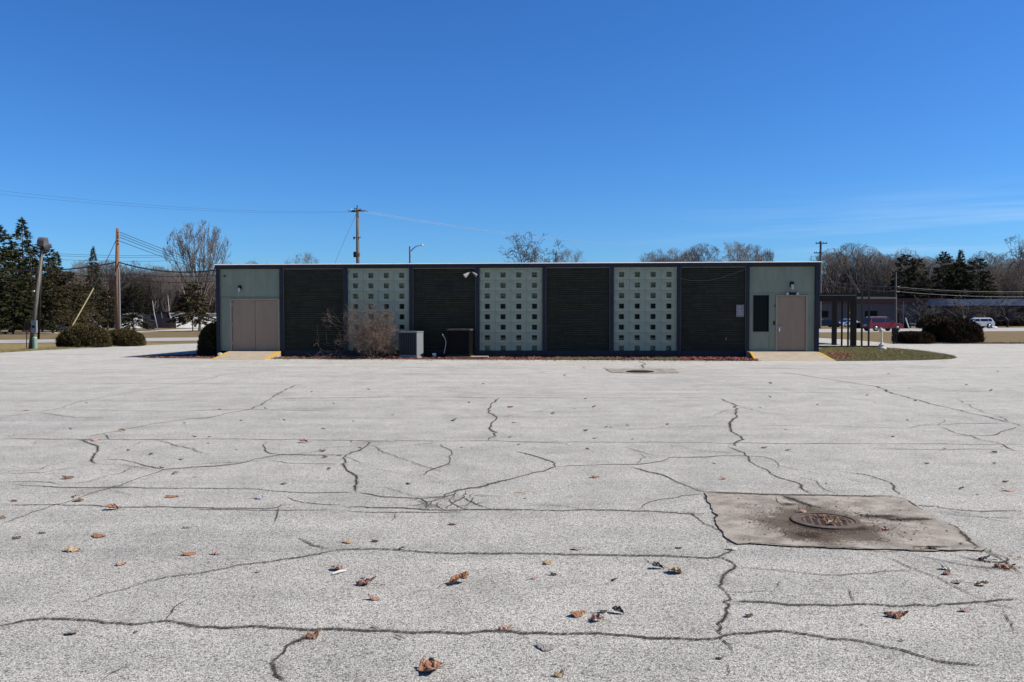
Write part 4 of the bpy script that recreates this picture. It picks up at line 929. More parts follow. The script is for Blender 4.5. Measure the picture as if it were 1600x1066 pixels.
def tree_meshes(name, seed, mb_, mt_, pc=95, **kw):
    th, tn = bare_tree(seed, **kw); V1, F1 = tube_arrays(th, 5); V2, F2 = tube_arrays(tn, 3)
    H = 1.0 if kw.get('env') else np.percentile(V2[:, 2], pc); X = np.percentile(np.abs(V2[:, 0]), 98)
    V1 /= H; V2 /= H
    return np_mesh('trunk', V1, F1, mb_, 4), np_mesh('crown', V2, F2, mt_, 4), X/H
TV = {
 'wood0': tree_meshes('w', 1, M_bark, M_twig, trunk=.30, limbs=7, spread=.62, up=.45, levels=5, kids=(6, 6, 5, 2), tr=.010, twig=.0010, env=(.62, .26), limbl=.85),
 'wood1': tree_meshes('w', 2, M_bark, M_twig, trunk=.38, limbs=6, spread=.6, up=.55, levels=5, kids=(6, 6, 5, 2), tr=.011, twig=.0010, env=(.68, .22), limbl=.9),
 'wood2': tree_meshes('w', 3, M_bark, M_twig, trunk=.22, limbs=8, spread=.7, up=.4, levels=5, kids=(6, 6, 5, 2), tr=.010, twig=.0010, env=(.60, .34), limbl=.85),
 'wood3': tree_meshes('w', 7, M_bark, M_twigd, trunk=.35, limbs=7, spread=.65, up=.5, levels=5, kids=(6, 6, 5, 2), tr=.011, twig=.0011, env=(.64, .26), limbl=.85),
 'dome': tree_meshes('w', 8, M_bark, M_twig, trunk=.25, limbs=9, spread=.75, up=.4, levels=5, kids=(7, 6, 5, 3), tr=.011, twig=.0009, env=(.66, .40), limbl=.9),
 'vase': tree_meshes('v', 5, M_bark, M_twig, trunk=.16, limbs=12, spread=.42, up=.5, wig=.10, levels=5, kids=(8, 6, 5, 3), tr=.014, twig=.0009, lr=.5, env=(.60, .34), limbl=.80),
 'wiggly': tree_meshes('g', 12, M_twigd, M_twigd, trunk=.30, limbs=8, spread=.85, up=.2, wig=.24, levels=5, kids=(6, 5, 4, 2), tr=.014, twig=.0015, lr=.6, env=(.66, .40), limbl=.8),
 'orna': tree_meshes('o', 9, M_twigd, M_twigd, trunk=.22, limbs=6, spread=1.3, up=.2, wig=.2, kids=(6, 5, 5), tr=.022, twig=.0032, lr=.55),
}
tr_rnd = random.Random(77)
def tree(px, ytop, D, var, wpx=None, label='', group=None, base=0.0, cat='tree', name='bare_tree'):
    t_me, c_me, xr = TV[var]; top = P(px, ytop, D).z-base; loc = P(px, 500, D); loc.z = base-.02
    e = empty(name, loc, tr_rnd.uniform(0, 6.28), label, cat, group)
    sxy = top if wpx is None else (wpx/F*D/2)/xr
    e.scale = (sxy, sxy, top); link('trunk', t_me, e); link('crown', c_me, e); return e
# skyline trees one can tell apart
tree(312, 342, 112, 'vase', 80, 'big bare vase-shaped tree rising just left of the building')
tree(475, 391, 150, 'wood2', 68, 'bare tree showing over the roof left of the tall utility pole')
tree(395, 406, 165, 'wood0', 34, 'tiny bare tree tip over the roof near its left corner')
tree(822, 358, 105, 'wiggly', 122, 'dark wiry bare tree standing tallest over the middle of the roof')
tree(902, 384, 135, 'dome', 70, 'bare tree over the roof just right of the dark wiry tree')
tree(868, 393, 130, 'wood3', 40, 'low dark bare tree between the wiry tree and its right neighbour')
for k, (px, yt, wp) in enumerate(((1000, 390, 60), (1035, 386, 60), (1066, 383, 62), (1098, 379, 60), (1128, 373, 74), (1160, 377, 66), (1188, 376, 60))):
    tree(px, yt, 190+k*3, ('dome', 'wood2', 'dome', 'wood0')[k % 4], wp*1.15, ('leftmost', 'second from left', 'third from left', 'middle', 'tallest', 'second from right', 'rightmost')[k]+' bare tree in the row over the right half of the roof', 'bare trees over the right half of the roof')
tree(1352, 373, 205, 'dome', 110, 'wide bare tree behind the brick building, left of the dark conifers')
tree(1300, 386, 215, 'wood1', 50, 'narrow bare tree right behind the crossarm pole')
tree(1602, 362, 160, 'wiggly', 90, 'near bare tree with drooping branches cut by the right edge of the photo')
tree(1572, 392, 200, 'wood2', 60, 'bare tree between the conifers and the right edge')
tree(1433, 472, 132, 'orna', 62, 'small spreading ornamental tree in front of the mauve brick wall')
tree(1505, 466, 140, 'orna', 84, 'broad low ornamental tree in front of the dark brick wall')
tree(1575, 470, 142, 'orna', 80, 'low ornamental tree near the right edge in front of the pale roof')
r = random.Random(5)
for k in range(46):
    px = 100+k*5.6+r.uniform(-4, 4); tree(px, r.uniform(404, 436)+(0 if px > 120 else 10), r.uniform(150, 190), 'wood%d' % r.randrange(4), r.uniform(34, 56), 'bare woodland tree in the wood beyond the road at left', 'bare woodland trees at left')
for k in range(58):
    px = 1286+k*5.9+r.uniform(-4, 4); yt = r.uniform(382, 412) if px < 1420 else (r.uniform(388, 418))
    tree(px, yt, r.uniform(215, 260), 'wood%d' % r.randrange(4), r.uniform(36, 60), 'bare woodland tree in the wood behind the brick building at right', 'bare woodland trees at right')
# dense twig mass of the woods
def woods(name, pxa, pxb, D0, D1, n, ytop, seed, m, mi=0):
    rs = np.random.RandomState(seed); px = rs.uniform(pxa, pxb, n); D = rs.uniform(D0, D1, n)
    X = (px-800)/F*D; Ht = (498-ytop)/F*D+1.65; Ht = Ht*(.86+.10*np.sin(px*.043+seed)+.05*np.sin(px*.11+2))
    Z = Ht*rs.uniform(0, 1, n)**.85
    L_ = rs.uniform(.5, 2.4, n); w_ = rs.uniform(.015, .05, n); tall = rs.uniform(0, 1, n) < .07; L_[tall] *= 4; w_[tall] *= 2.3; Z[tall] *= .55
    ang = rs.normal(0, .55, n); ang[tall] *= .2; az = rs.uniform(0, 6.28, n)
    d = np.c_[np.sin(ang)*np.cos(az), np.sin(ang)*np.sin(az), np.abs(np.cos(ang))]; side = np.c_[np.cos(az+1.57), np.sin(az+1.57), np.zeros(n)]
    p = np.c_[X, D, Z]; V = np.stack([p-side*w_[:, None], p+side*w_[:, None], p+d*L_[:, None]], 1).reshape(-1, 3)
    V[:, 2] = np.maximum(V[:, 2], -.05)
    o = link(name, np_mesh(name, V, np.arange(3*n).reshape(-1, 3), m)); return tag(o, 'dense brown mass of bare undergrowth %s' % ('beyond the road at left' if pxa < 500 else 'behind the building and brick block at right'), 'woodland', None, 'stuff')
woods('woodland', -60, 420, 160, 215, 170000, 432, 3, M_brush)
woods('woodland', 985, 1208, 225, 245, 45000, 396, 6, M_brush)
woods('woodland', 920, 1000, 225, 245, 6000, 405, 8, M_brush)
woods('woodland', 1215, 1720, 262, 300, 120000, 438, 14, M_brush)
woods('woodland', -60, 420, 200, 225, 80000, 452, 15, M_brush)
woods('woodland', 900, 1720, 225, 290, 170000, 420, 4, M_brush)
def conifer(seed, m, H=13.0, Rb=3.6, cb=.14, spire=1.0, n_=130, dens=52, cl=.30, top_power=1.0):
    r = np.random.RandomState(seed); tris = []; segs = [((0, 0, 0), (0, 0, H*.97), .17*H/13, .02)]; V = []
    for i in range(n_):
        t = (i+.5)/n_; z = H*(cb+(1-cb)*t); rad = Rb*(1-t)**top_power*(.75+.5*r.rand())+.12
        if t < .15: rad *= .7+2*t
        a = i*2.4+r.normal(0, .4); droop = -.12-.25*(1-t)+r.normal(0, .05); d = np.array([math.cos(a), math.sin(a), droop+ (.35 if t > .8 else 0)])
        p0 = np.array([0, 0, z]); p1 = p0+d*rad; segs.append((tuple(p0), tuple(p1), .03, .008))
        m_ = int(dens*(rad/Rb)**1.15)+8
        s = r.uniform(.12, 1, m_)**.7; base = p0+d*rad*s[:, None]
        lat = np.array([-math.sin(a), math.cos(a), 0]); wid = .30*rad*(1.05-s)+.10
        base = base+lat*(r.normal(0, 1, m_)*wid*.55)[:, None]+np.array([0, 0, 1])*(r.normal(0, .09, m_)-.05)[:, None]
        dirn = d[None]*.9+lat[None]*r.normal(0, .7, (m_, 1))+r.normal(0, .35, (m_, 3)); dirn /= np.linalg.norm(dirn, axis=1, keepdims=True)
        nn = np.cross(dirn, r.normal(0, 1, (m_, 3))); nn /= np.linalg.norm(nn, axis=1, keepdims=True); sz = cl*r.uniform(.5, 1.25, (m_, 1))
        V.append(np.stack([base-nn*sz*.22, base+nn*sz*.22, base+dirn*sz], 1).reshape(-1, 3))
    V = np.concatenate(V); Vt, Ft = tube_arrays(segs, 4)
    return np_mesh('trunk', Vt/H, Ft, M_bark, 4), np_mesh('crown', V/H, np.arange(len(V)).reshape(-1, 3), m), Rb*.9/H
TV['spruce0'] = conifer(1, M_conif, cl=.42, dens=60); TV['spruce1'] = conifer(2, M_conif, Rb=3.0, cl=.40, dens=60)
TV['pine0'] = conifer(3, M_conif, Rb=4.2, cb=.17, n_=120, dens=85, cl=.48, top_power=.6); TV['pine1'] = conifer(4, M_conifo, Rb=4.0, cb=.18, n_=120, dens=75, cl=.46, top_power=.6)
TV['pine2'] = conifer(5, M_conif, Rb=4.6, cb=.12, n_=110, dens=95, cl=.48, top_power=.5)
TV['cedar'] = conifer(6, M_conifo, Rb=5.5, cb=.24, n_=110, dens=95, cl=.6, top_power=.6)
LF = 'evergreen trees at left beyond the road'
for (px, yt, D, v, wp, lb) in ((37, 341, 100, 'spruce0', 92, 'tallest pointed spruce in the evergreen clump at left'), (-2, 354, 97, 'pine0', 90, 'evergreen cut by the left edge of the photo'), (14, 385, 104, 'pine2', 90, 'broad dark pine between the left edge and the tallest spruce'),
    (66, 378, 102, 'pine0', 84, 'dark pine behind the leaning floodlight pole'), (89, 394, 105, 'spruce1', 62, 'smaller pointed spruce right of the floodlight pole'), (108, 424, 103, 'pine1', 66, 'olive-brown pine at the right end of the evergreen clump'),
    (50, 405, 92, 'pine2', 80, 'dense low pine at the front of the evergreen clump'), (82, 425, 94, 'pine1', 70, 'olive pine in front of the smaller spruce'), (128, 446, 108, 'pine1', 56, 'low brownish evergreen beside the guy wire'),
    (147, 386, 148, 'spruce1', 40, 'distant spruce tip between the evergreen clump and the wooden pole'), (20, 430, 90, 'pine0', 76, 'lowest dark pine at the front left of the clump'),
    (208, 448, 112, 'pine2', 52, 'small black-green evergreen just right of the wooden utility pole'), (168, 452, 116, 'pine1', 58, 'brownish evergreen behind the wooden utility pole'),
    (301, 444, 108, 'cedar', 64, 'low olive evergreen under the big bare tree')):
    tree(px, yt, D, v, wp, lb, LF, name='evergreen_tree')
for (px, yt, v, wp, lb) in ((1412, 398, 'pine2', 56, 'leftmost dark conifer behind the brick building'), (1432, 404, 'pine1', 56, 'brownish conifer second from left behind the brick building'), (1474, 394, 'pine0', 50, 'tall conifer left of the gap in the right-hand conifer group'),
    (1500, 391, 'spruce1', 46, 'tallest conifer in the group behind the brick building'), (1497, 410, 'pine2', 70, 'broad conifer in front of the tallest one'), (1526, 404, 'pine2', 56, 'dark rounded conifer right of the tallest one'), (1541, 424, 'pine1', 44, 'low olive conifer at the right end of the group')):
    tree(px, yt, 196, v, wp, lb, 'conifers behind the brick building', name='evergreen_tree')
# trimmed shrubs
def shrub(name, px0, px1, ytop, ybase, mleaf, label, seed, n=16000, ls=.045, pw=2.3, group=None, bump=.10, depth=None, Dd=None):
    c = G((px0+px1)/2, ybase) if Dd is None else P((px0+px1)/2, ybase, Dd); ry = depth or (px1-px0)/2/F*c.y*.85; D_ = c.y+ry*.8; rx = (px1-px0)/2/F*D_/1.06; H = P((px0+px1)/2, ytop, D_).z/1.02
    e = empty(name, (c.x*D_/c.y, D_, 0), 0, label, 'shrub', group); rs = np.random.RandomState(seed)
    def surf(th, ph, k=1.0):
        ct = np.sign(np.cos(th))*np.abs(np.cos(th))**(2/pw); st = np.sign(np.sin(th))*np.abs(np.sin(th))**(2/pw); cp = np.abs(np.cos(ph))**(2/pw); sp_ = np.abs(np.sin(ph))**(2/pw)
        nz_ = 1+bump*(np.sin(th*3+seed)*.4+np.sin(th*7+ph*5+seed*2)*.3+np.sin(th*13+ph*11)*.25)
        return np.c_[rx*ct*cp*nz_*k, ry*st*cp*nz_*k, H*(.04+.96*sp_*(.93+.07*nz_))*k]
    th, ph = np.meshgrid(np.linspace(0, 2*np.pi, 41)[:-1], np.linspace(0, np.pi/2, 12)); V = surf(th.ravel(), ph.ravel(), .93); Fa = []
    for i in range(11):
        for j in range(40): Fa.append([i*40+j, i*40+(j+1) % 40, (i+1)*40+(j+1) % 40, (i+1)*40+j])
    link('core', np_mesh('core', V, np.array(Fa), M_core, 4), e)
    th = rs.uniform(0, 2*np.pi, n); ph = np.arcsin(rs.uniform(0, 1, n)**.9); p = surf(th, ph, 1)*(rs.uniform(.90, 1.03, n)[:, None]+ (rs.uniform(0, 1, n)[:, None] < .05)*.05)
    nrm = p/np.linalg.norm(p/np.array([rx, ry, H]), axis=1, keepdims=True)/np.array([rx*rx, ry*ry, H*H]); nrm /= np.linalg.norm(nrm, axis=1, keepdims=True)
    d = nrm*.8+rs.normal(0, .55, (n, 3))+np.array([0, 0, .3]); d /= np.linalg.norm(d, axis=1, keepdims=True); s = np.cross(d, rs.normal(0, 1, (n, 3))); s /= np.linalg.norm(s, axis=1, keepdims=True)
    sz = ls*rs.uniform(.6, 1.5, (n, 1)); V = np.stack([p-s*sz*.35, p+s*sz*.35, p+d*sz*1.5], 1).reshape(-1, 3)
    link('foliage', np_mesh('foliage', V, np.arange(3*n).reshape(-1, 3), mleaf), e); return e
shrub('yew_shrub', 95, 172, 508.5, 543.5, M_yew, 'left of the two clipped round yew shrubs by the wooden pole', 3, 22000, .06, group='clipped shrubs along the left edge of the lot')
shrub('yew_shrub', 158, 226, 516, 541.5, M_yew, 'right, lower of the two clipped round yew shrubs by the wooden pole', 4, 20000, .06, group='clipped shrubs along the left edge of the lot')
shrub('yew_shrub', 311, 362, 505.5, 557, M_yew, 'dark clipped shrub in shade against the left end of the building', 5, 16000, .045, Dd=36.1, depth=.8)
shrub('hedge', 1402, 1452, 519, 537.5, M_yewr, 'low flat-topped dark hedge beside the larger round hedge at right', 6, 16000, .06, 3.2, depth=1.3)
shrub('hedge', 1451, 1527, 498.5, 537, M_yewr, 'large round bronze-tinged hedge at the right side of the lot', 7, 30000, .07, 2.6, bump=.14, depth=1.9)
shrub('hedge', 1433, 1505, 492, 512, M_yewr, 'dark mounded hedge behind the large round hedge across the road', 9, 9000, .10, 2.4, Dd=120, depth=2.5)
shrub('hedge', 1406, 1421, 504, 513, M_yewr, 'small dark bush beyond the road left of the leaning white marker', 10, 4000, .10, 2.4, Dd=125, depth=.8)
shrub('hedge', 1336, 1352, 505, 513, M_yewr, 'small dark bush behind the canopy posts beyond the road', 12, 4000, .10, 2.4, Dd=128, depth=.8)
for k, (a_, b_) in enumerate(((1545, 1565), (1566, 1580), (1578, 1600))): shrub('hedge', a_, b_, 502-k, 511, M_yewr, ('dark foundation bush right of the white car', 'middle foundation bush against the dark brick wall', 'foundation bush at the right edge against the dark brick wall')[k], 13+k, 3000, .12, 2.4, Dd=155, depth=1.2)
# bare shrub in front of the screen bay
def bare_shrub(px, ybase, name, label):
    r = random.Random(21); c = P(px, ybase, 34.0); segs = []
    def grow(p, d, l_, rad, lev):
        n = 4
        for i in range(n):
            d = (d+rvec(r)*.17+Vector((0, 0, .02))).normalized(); q = p+d*l_/n; 
            if q.z < .03: q.z = .03
            if q.x > 1.0 and r.random() < .6: return
            if q.y > .75: q.y = .75
            segs.append((tuple(p), tuple(q), max(rad*(1-.2*i), .0035), max(rad*(1-.2*(i+1)), .003))); p = q
            if lev < 3 and i > 0 or lev == 0:
                for _ in range(2 if lev < 2 else 1):
                    s = rvec(r); s = (s-d*s.dot(d)).normalized(); grow(p, (d*.7+s*.8).normalized(), l_*r.uniform(.38, .62), rad*.55, lev+1)
    for k in range(33):
        a_ = r.uniform(0, 6.28); t = abs(r.gauss(0, .7)); d = Vector((math.cos(a_)*t*1.2, math.sin(a_)*t*.55, 1)).normalized()
        grow(Vector((r.gauss(.05, .22), r.gauss(0, .12), 0)), d, r.uniform(.8, 1.55)*(1 if t < .9 else .9), .011, 0)
    grow(Vector((-.3, -.1, .05)), Vector((-1, -.1, .22)).normalized(), 1.7, .010, 1)
    V, Fa = tube_arrays(segs, 3); print('shrub segs', len(segs))
    # keep size as photographed
    zmax = np.percentile(V[:, 2], 99.3); V *= np.array([1, 1, 2.25/zmax])
    o = link(name, np_mesh(name, V, Fa, M_shrub, 4), loc=(c.x, c.y, 0)); return tag(o, label, 'shrub')
bare_shrub(580, 558, 'bare_shrub', 'leafless reddish-brown twiggy shrub in front of the first screen-block bay')

# ---------------------------------------------------------------- poles, lamps, wires
def at(px, py, D): return P(px, py, D)
# leaning floodlight pole
b0 = G(47.5, 546.5); D = b0.y; t0 = at(66, 390, D)
fp = empty('floodlight_pole', b0, 0, 'leaning grey wooden pole carrying two floodlights at left of the lot', 'light pole')
rel = lambda v: v-b0
MB().tube([(0, 0, -.05), rel(t0)], [.115, .08], 12).build('pole', M_greywood, fp, smooth=True)
q0, q1 = rel(at(56, 530, D)), rel(at(63, 400, D)); MB().tube([q0+Vector((0, .25, 0)), q1+Vector((0, .1, 0))], .06, 8).build('brace_pole', M_black, fp, smooth=True)
MB().tube([rel(at(60, 440, D-.2)), rel(at(66, 392, D-.15))], .035, 6).build('conduit', M_trim, fp)
br = MB().tube([rel(at(66, 392, D)), rel(at(69, 385, D)), rel(at(73, 383, D))], .04, 8).tube([rel(at(66, 392, D)), rel(at(66, 384, D))], .04, 8).build('bracket', M_black, fp)
for (a_, b_, r0, r1) in (((61.5, 377), (72, 378.5), .22, .24), ((71.5, 385), (80, 382.5), .23, .06)):
    hd_ = MB().tube([rel(at(*a_, D-.1)), rel(at(*b_, D-.1))], [r0, r1], 18).build('lamp_head', mat('lamp_housing', (.09, .08, .085), (.12, .11, .115), 8, .5), fp, smooth=False)
c = rel(at(54, 510.5, D-.2)); mbx = MB().box(c.x-.14, c.y-.09, c.z-.33, c.x+.14, c.y+.05, c.z+.33).build('meter_box', M_acgrey, fp, bevel=.012)
MB().tube([(c.x, c.y-.09, c.z), (c.x, c.y-.14, c.z)], .07, 14).build('meter', M_glass, mbx)
c = rel(at(43, 503, D-.1)); MB().box(c.x-.12, c.y-.03, c.z-.45, c.x+.08, c.y+.06, c.z-.05).build('junction_box', M_black, fp)
for py in (432, 455): c = rel(at(53, py, D-.15)); MB().box(c.x-.04, c.y-.05, c.z-.03, c.x+.04, c.y+.02, c.z+.04).build('insulator', M_white, fp)
c = G(54.5, 546.6); ped = empty('utility_pedestal', c, 0, 'short green utility pedestal at the foot of the leaning floodlight pole', 'pedestal')
MB().lathe([(.13, 0), (.125, .62), (.10, .68), (.03, .70)], 18).build('cover', mat('pale_green_plastic', (.19, .30, .20), (.23, .35, .24), 6, .5), ped, smooth=False); MB().lathe([(.145, 0), (.145, .08)], 18).build('base', M_trim, ped)
c = G(41.5, 545.8); mk = empty('marker_post', c, 0, 'thin dark post with a small red flag left of the floodlight pole', 'post')
MB().tube([(0, 0, 0), (.03, 0, 1.15)], .025, 8).build('post', M_black, mk); MB().quad((.06, -.05, .85), (.16, -.05, .80), (.14, -.03, 1.18), (.09, -.05, 1.2)).build('flag', mat('red_flag', (.5, .06, .05)), mk)
# tall wooden pole behind the yews
D = 60; c = at(184, 545, D); c.z = 0; tp = at(184.2, 357, D)
up_ = empty('utility_pole', c, 0, 'tall reddish wooden utility pole behind the clipped yews', 'utility pole')
MB().tube([(0, 0, 0), (.0, 0, tp.z*.5), (tp.x-c.x, 0, tp.z)], [.165, .15, .125], 14).build('pole', M_wood, up_, smooth=True)
MB().tube([(.20, -.02, 0), (.19, -.02, at(188, 420, D).z)], .06, 8).build('conduit', M_acgrey, up_)
for py in (363, 367.5, 371, 376, 381): z = at(184, py, D).z; MB().tube([(.08, -.1, z), (.26, -.12, z+.02)], [.03, .05], 8).build('insulator', M_trim, up_)
z = at(184, 428, D).z; MB().box(-.16, -.22, z-.14, .03, -.14, z+.14).build('junction_box', M_trim, up_, bevel=.01)
for zz in (.28, .30): pass
def wire(name, pts, sag, rad, m, label, group=None):
    p = []
    for (a_, b_) in zip(pts[:-1], pts[1:]):
        for k in range(13):
            t = k/12; q = Vector(a_).lerp(Vector(b_), t); q.z -= sag*4*t*(1-t); p.append(q)
    return tag(MB().tube(p, rad, 4).build(name, m), label, 'wire', group)
wire('guy_wire', [at(183, 372, D), at(146, 451, D-1)], 0, .022, M_wire, 'dark upper half of the guy wire slanting from the wooden pole')
o = MB().tube([at(146, 451, D-1), at(107, 520, D-3)], .045, 8).build('guy_guard', mat('yellow_plastic_guard', (.30, .26, .11), (.37, .32, .15), 3, .5)); tag(o, 'yellow plastic guard on the slanting guy wire behind the yews', 'guy guard')
for k, (y0, x1, y1) in enumerate(((362, 262, 396), (366, 268, 402), (370, 274, 407), (376, 276, 411))): wire('power_line', [at(185, y0, 60), at(x1+90, y1+22, 150)], .35, .022, M_wire, ('topmost', 'second', 'third', 'lowest')[k]+' thin wire from the wooden pole toward the big bare tree', 'wires right of the wooden pole')
wire('power_line', [at(-30, 417, 64), at(184, 409.5, 60), at(352, 420, 56)], .45, .045, M_wire, 'thick black cable crossing in front of the wooden pole to the roof corner')
for k, y in enumerate((427.5, 436.5)): wire('power_line', [at(60, y-2, 88), at(210, y+1, 88), at(352, y+1.5, 88)], .25, .03, M_wire, ('upper', 'lower')[k]+' low dark cable strung across the wood at left', 'low cables at left')
for k, y in enumerate((396, 399, 405)): wire('power_line', [at(80, y, 120), at(270, y+2.5, 130)], .2, .022, M_wire, ('upper', 'middle', 'lower')[k]+' faint far wire above the wood at left', 'faint far wires at left')
# big pole behind the building
D = 72; c = at(560, 545, D); c.z = 0
tp_ = empty('utility_pole', c, 0, 'tall grey utility pole with crossarm and transformer rising behind the roof', 'utility pole')
h = at(560.5, 325, D).z; MB().tube([(0, 0, 0), (0, 0, h)], [.19, .13], 14).build('pole', M_greywood, tp_, smooth=True)
za = at(560, 330.5, D).z; MB().box(-.52, -.2, za-.07, -.13, -.1, za+.09).box(.05, -.2, za-.02, .45, -.1, za+.12).build('switch_gear', M_black, tp_, bevel=.02)
MB().box(-.75, -.24, za-.03, .95, -.16, za+.03).build('crossarm', M_wire, tp_)
MB().tube([(.3, -.2, za+.04), (.95, -.3, za-.02)], .035, 6).tube([(-.7, -.2, za-.02), (-.78, -.2, za+.2)], .02, 6).build('insulator_arm', M_trim, tp_)
for xx, zz in ((-.5, .12), (-.2, .22), (0, .42), (.25, .16), (.6, .05)): MB().lathe([(.03, 0), (.06, .04), (.03, .08), (.055, .12), (.02, .16)], 10, (xx, -.15, za+zz-.08)).build('insulator', M_white if xx == -.5 else M_dkmetal, tp_)
MB().tube([(0, 0, h), (0, 0, h+.22)], .02, 6).build('lightning_rod', M_wire, tp_)
z = at(560, 372, D).z; MB().tube([(-.3, -.1, z), (.3, -.1, z+.06)], .035, 6).lathe([(.07, -.12), (.07, .1)], 10, (-.3, -.1, z)).build('bracket', M_dkmetal, tp_)
z0_, z1_ = at(560, 402.5, D).z, at(560, 394, D).z; tf = MB().lathe([(.17, z0_), (.2, z0_+.05), (.2, z1_-.05), (.16, z1_)], 16, (-.13, -.3, 0)).build('transformer', M_black, tp_); MB().lathe([(.09, z0_+.05), (.09, z1_-.1)], 12, (.19, -.25, 0)).build('cutout', M_acgrey, tp_)
wire('guy_wire', [at(557, 334, 72), at(531, 392, 69), at(518, 425, 67.6)], 0, .015, M_wire, 'thin guy wire slanting left from the top of the grey utility pole')
for k in range(2): wire('power_line', [at(553+5*k, 330+1.5*k, 72), at(-60, 291+6*k, 45)], .5, .005, M_wire, ('upper', 'lower')[k]+' of two faint lines running left across the sky from the grey utility pole', 'lines left of the grey pole')
for k in range(2): wire('power_line', [at(574-6*k, 331+k, 72), at(1010, 380+2*k, 190)], .9, .012, M_lwire, ('upper', 'lower')[k]+' of two faint bright lines running right from the grey utility pole', 'lines right of the grey pole')
# street lamp over the roof
D = 80; c = at(641, 545, D); c.z = 0; sl = empty('street_lamp', c, 0, 'street lamp with one curved arm showing over the roof', 'street lamp')
h = at(641, 385, D).z; MB().tube([(0, 0, 0), (0, 0, h)], [.11, .07], 12).build('pole', M_greywood, sl)
a_ = at(642, 392.5, D)-c; b_ = at(650, 386, D)-c; d_ = at(657, 383.7, D)-c
MB().tube([a_, (a_+b_)/2+Vector((0, 0, .06)), b_+Vector((0, 0, .05)), d_], [.045, .04, .035, .03], 8).build('arm', M_dkmetal, sl); MB().tube([d_-Vector((.1, 0, 0)), d_+Vector((.15, 0, .03)), d_+Vector((.35, 0, -.02))], [.05, .1, .05], 10).build('lamp_head', M_alu, sl)
# crossarm pole right
D = 128; c = at(1281, 520, D); c.z = 0; cp = empty('utility_pole', c, 0, 'dark utility pole with two crossarms just right of the building roof', 'utility pole')
h = at(1280.5, 377, D).z; MB().tube([(0, 0, 0), (0, 0, h)], [.22, .15], 12).build('pole', M_greywood, cp)
for py, a0, a1 in ((380.5, -.82, .95), (395.5, -1.05, .1)):
    z = at(1281, py, D).z; MB().box(a0, -.2, z-.07, a1, -.08, z+.07).build('crossarm', M_greywood, cp)
    for t in (.05, .3, .7, .95): MB().lathe([(.04, 0), (.07, .06), (.04, .14)], 8, (a0+(a1-a0)*t, -.14, z+.07)).build('insulator', M_dkmetal, cp)
# pole beyond the road right
D = 106; c = at(1399.5, 520, D); c.z = 0; rp = empty('utility_pole', c, 0, 'dark wooden utility pole beside the red car', 'utility pole')
h = at(1398.5, 425, D).z; MB().tube([(0, 0, 0), (-.08, 0, h)], [.15, .11], 12).build('pole', M_greywood, rp)
for py in (448.5, 456): z = at(1399, py, D).z; MB().tube([(.1, -.1, z), (.34, -.12, z+.02)], [.03, .06], 8).build('insulator', M_white, rp)
for k, (y0, ym, y1) in enumerate(((434, 448.5, 455), (440, 455.5, 463), (437, 451, 457))): wire('power_line', [at(1262, y0, 128), at(1401, ym, 106), at(1640, y1, 106)], .3, .011, M_lwire if k < 2 else M_wire, ('upper bright', 'lower bright', 'dark middle')[k]+' wire strung past the dark pole in front of the right-hand wood', 'wires at right')

# ---------------------------------------------------------------- canopy beside the building
D = 48; cn = empty('entrance_canopy', at(1310, 543, 48)*Vector((1, 1, 0)), 0, 'flat dark steel entrance canopy on posts behind the right end of the building', 'canopy'); o0 = cn.location.copy()
def cb_(x0, x1, ya, yb, z0, z1, name, m, bv=.0): return MB().box(x0-o0.x, ya-o0.y, z0, x1-o0.x, yb-o0.y, z1).build(name, m, cn, bevel=bv)
zt_ = at(1310, 461, 46).z; xr_ = at(1336, 500, 46).x
cb_(13.3, xr_, 46.0, 50.5, zt_-.24, zt_-.04, 'roof_slab', M_dkmetal, .01); cb_(13.3, xr_, 45.93, 45.995, zt_-.36, zt_-.04, 'front_beam', M_dkmetal); cb_(13.3, xr_+.03, 45.97, 50.53, zt_-.038, zt_, 'roof_edge', M_trim)
zt2 = at(1360, 458.5, 52).z; xa, xb = at(1338, 500, 52).x, at(1385, 500, 52).x; cb_(xr_+.05, xb, 51, 55, zt2-.22, zt2, 'roof_slab', M_dkmetal, .01); cb_(xr_+.05, xb+.1, 50.9, 50.98, zt2-.36, zt2-.27, 'lamp_strip', M_trim)
for px, wpx, D_ in ((1303.6, 6.2, 50.0), (1333, 6.8, 46.3)): x = at(px, 500, D_).x; w_ = wpx/F*D_/2; cb_(x-w_, x+w_, D_-w_, D_+w_, .0, zt_-.242, 'post', M_dkmetal, .008)
for px, top, D_ in ((1315.5, 472, 47.5), (1325.3, 472, 47.5), (1337, 454, 46.4), (1346.7, 452.5, 46.4), (1357.5, 452, 46.4)): x = at(px, 500, D_).x; w_ = .042; cb_(x-w_, x+w_, D_-w_, D_+w_, .0, at(px, top, D_).z if top < 470 else zt_-.243, 'fin_post', M_acdark if top < 470 else M_dkmetal, .004)
cb_(at(1280, 500, 45.6).x, at(1374, 500, 45.6).x, 45.5, 45.75, .0, .11, 'kerb', M_dkmetal)
x = at(1288, 500, 46).x; cb_(x-.17, x+.17, 46.4, 46.6, zt_-.32, zt_-.245, 'canopy_light', M_trim)
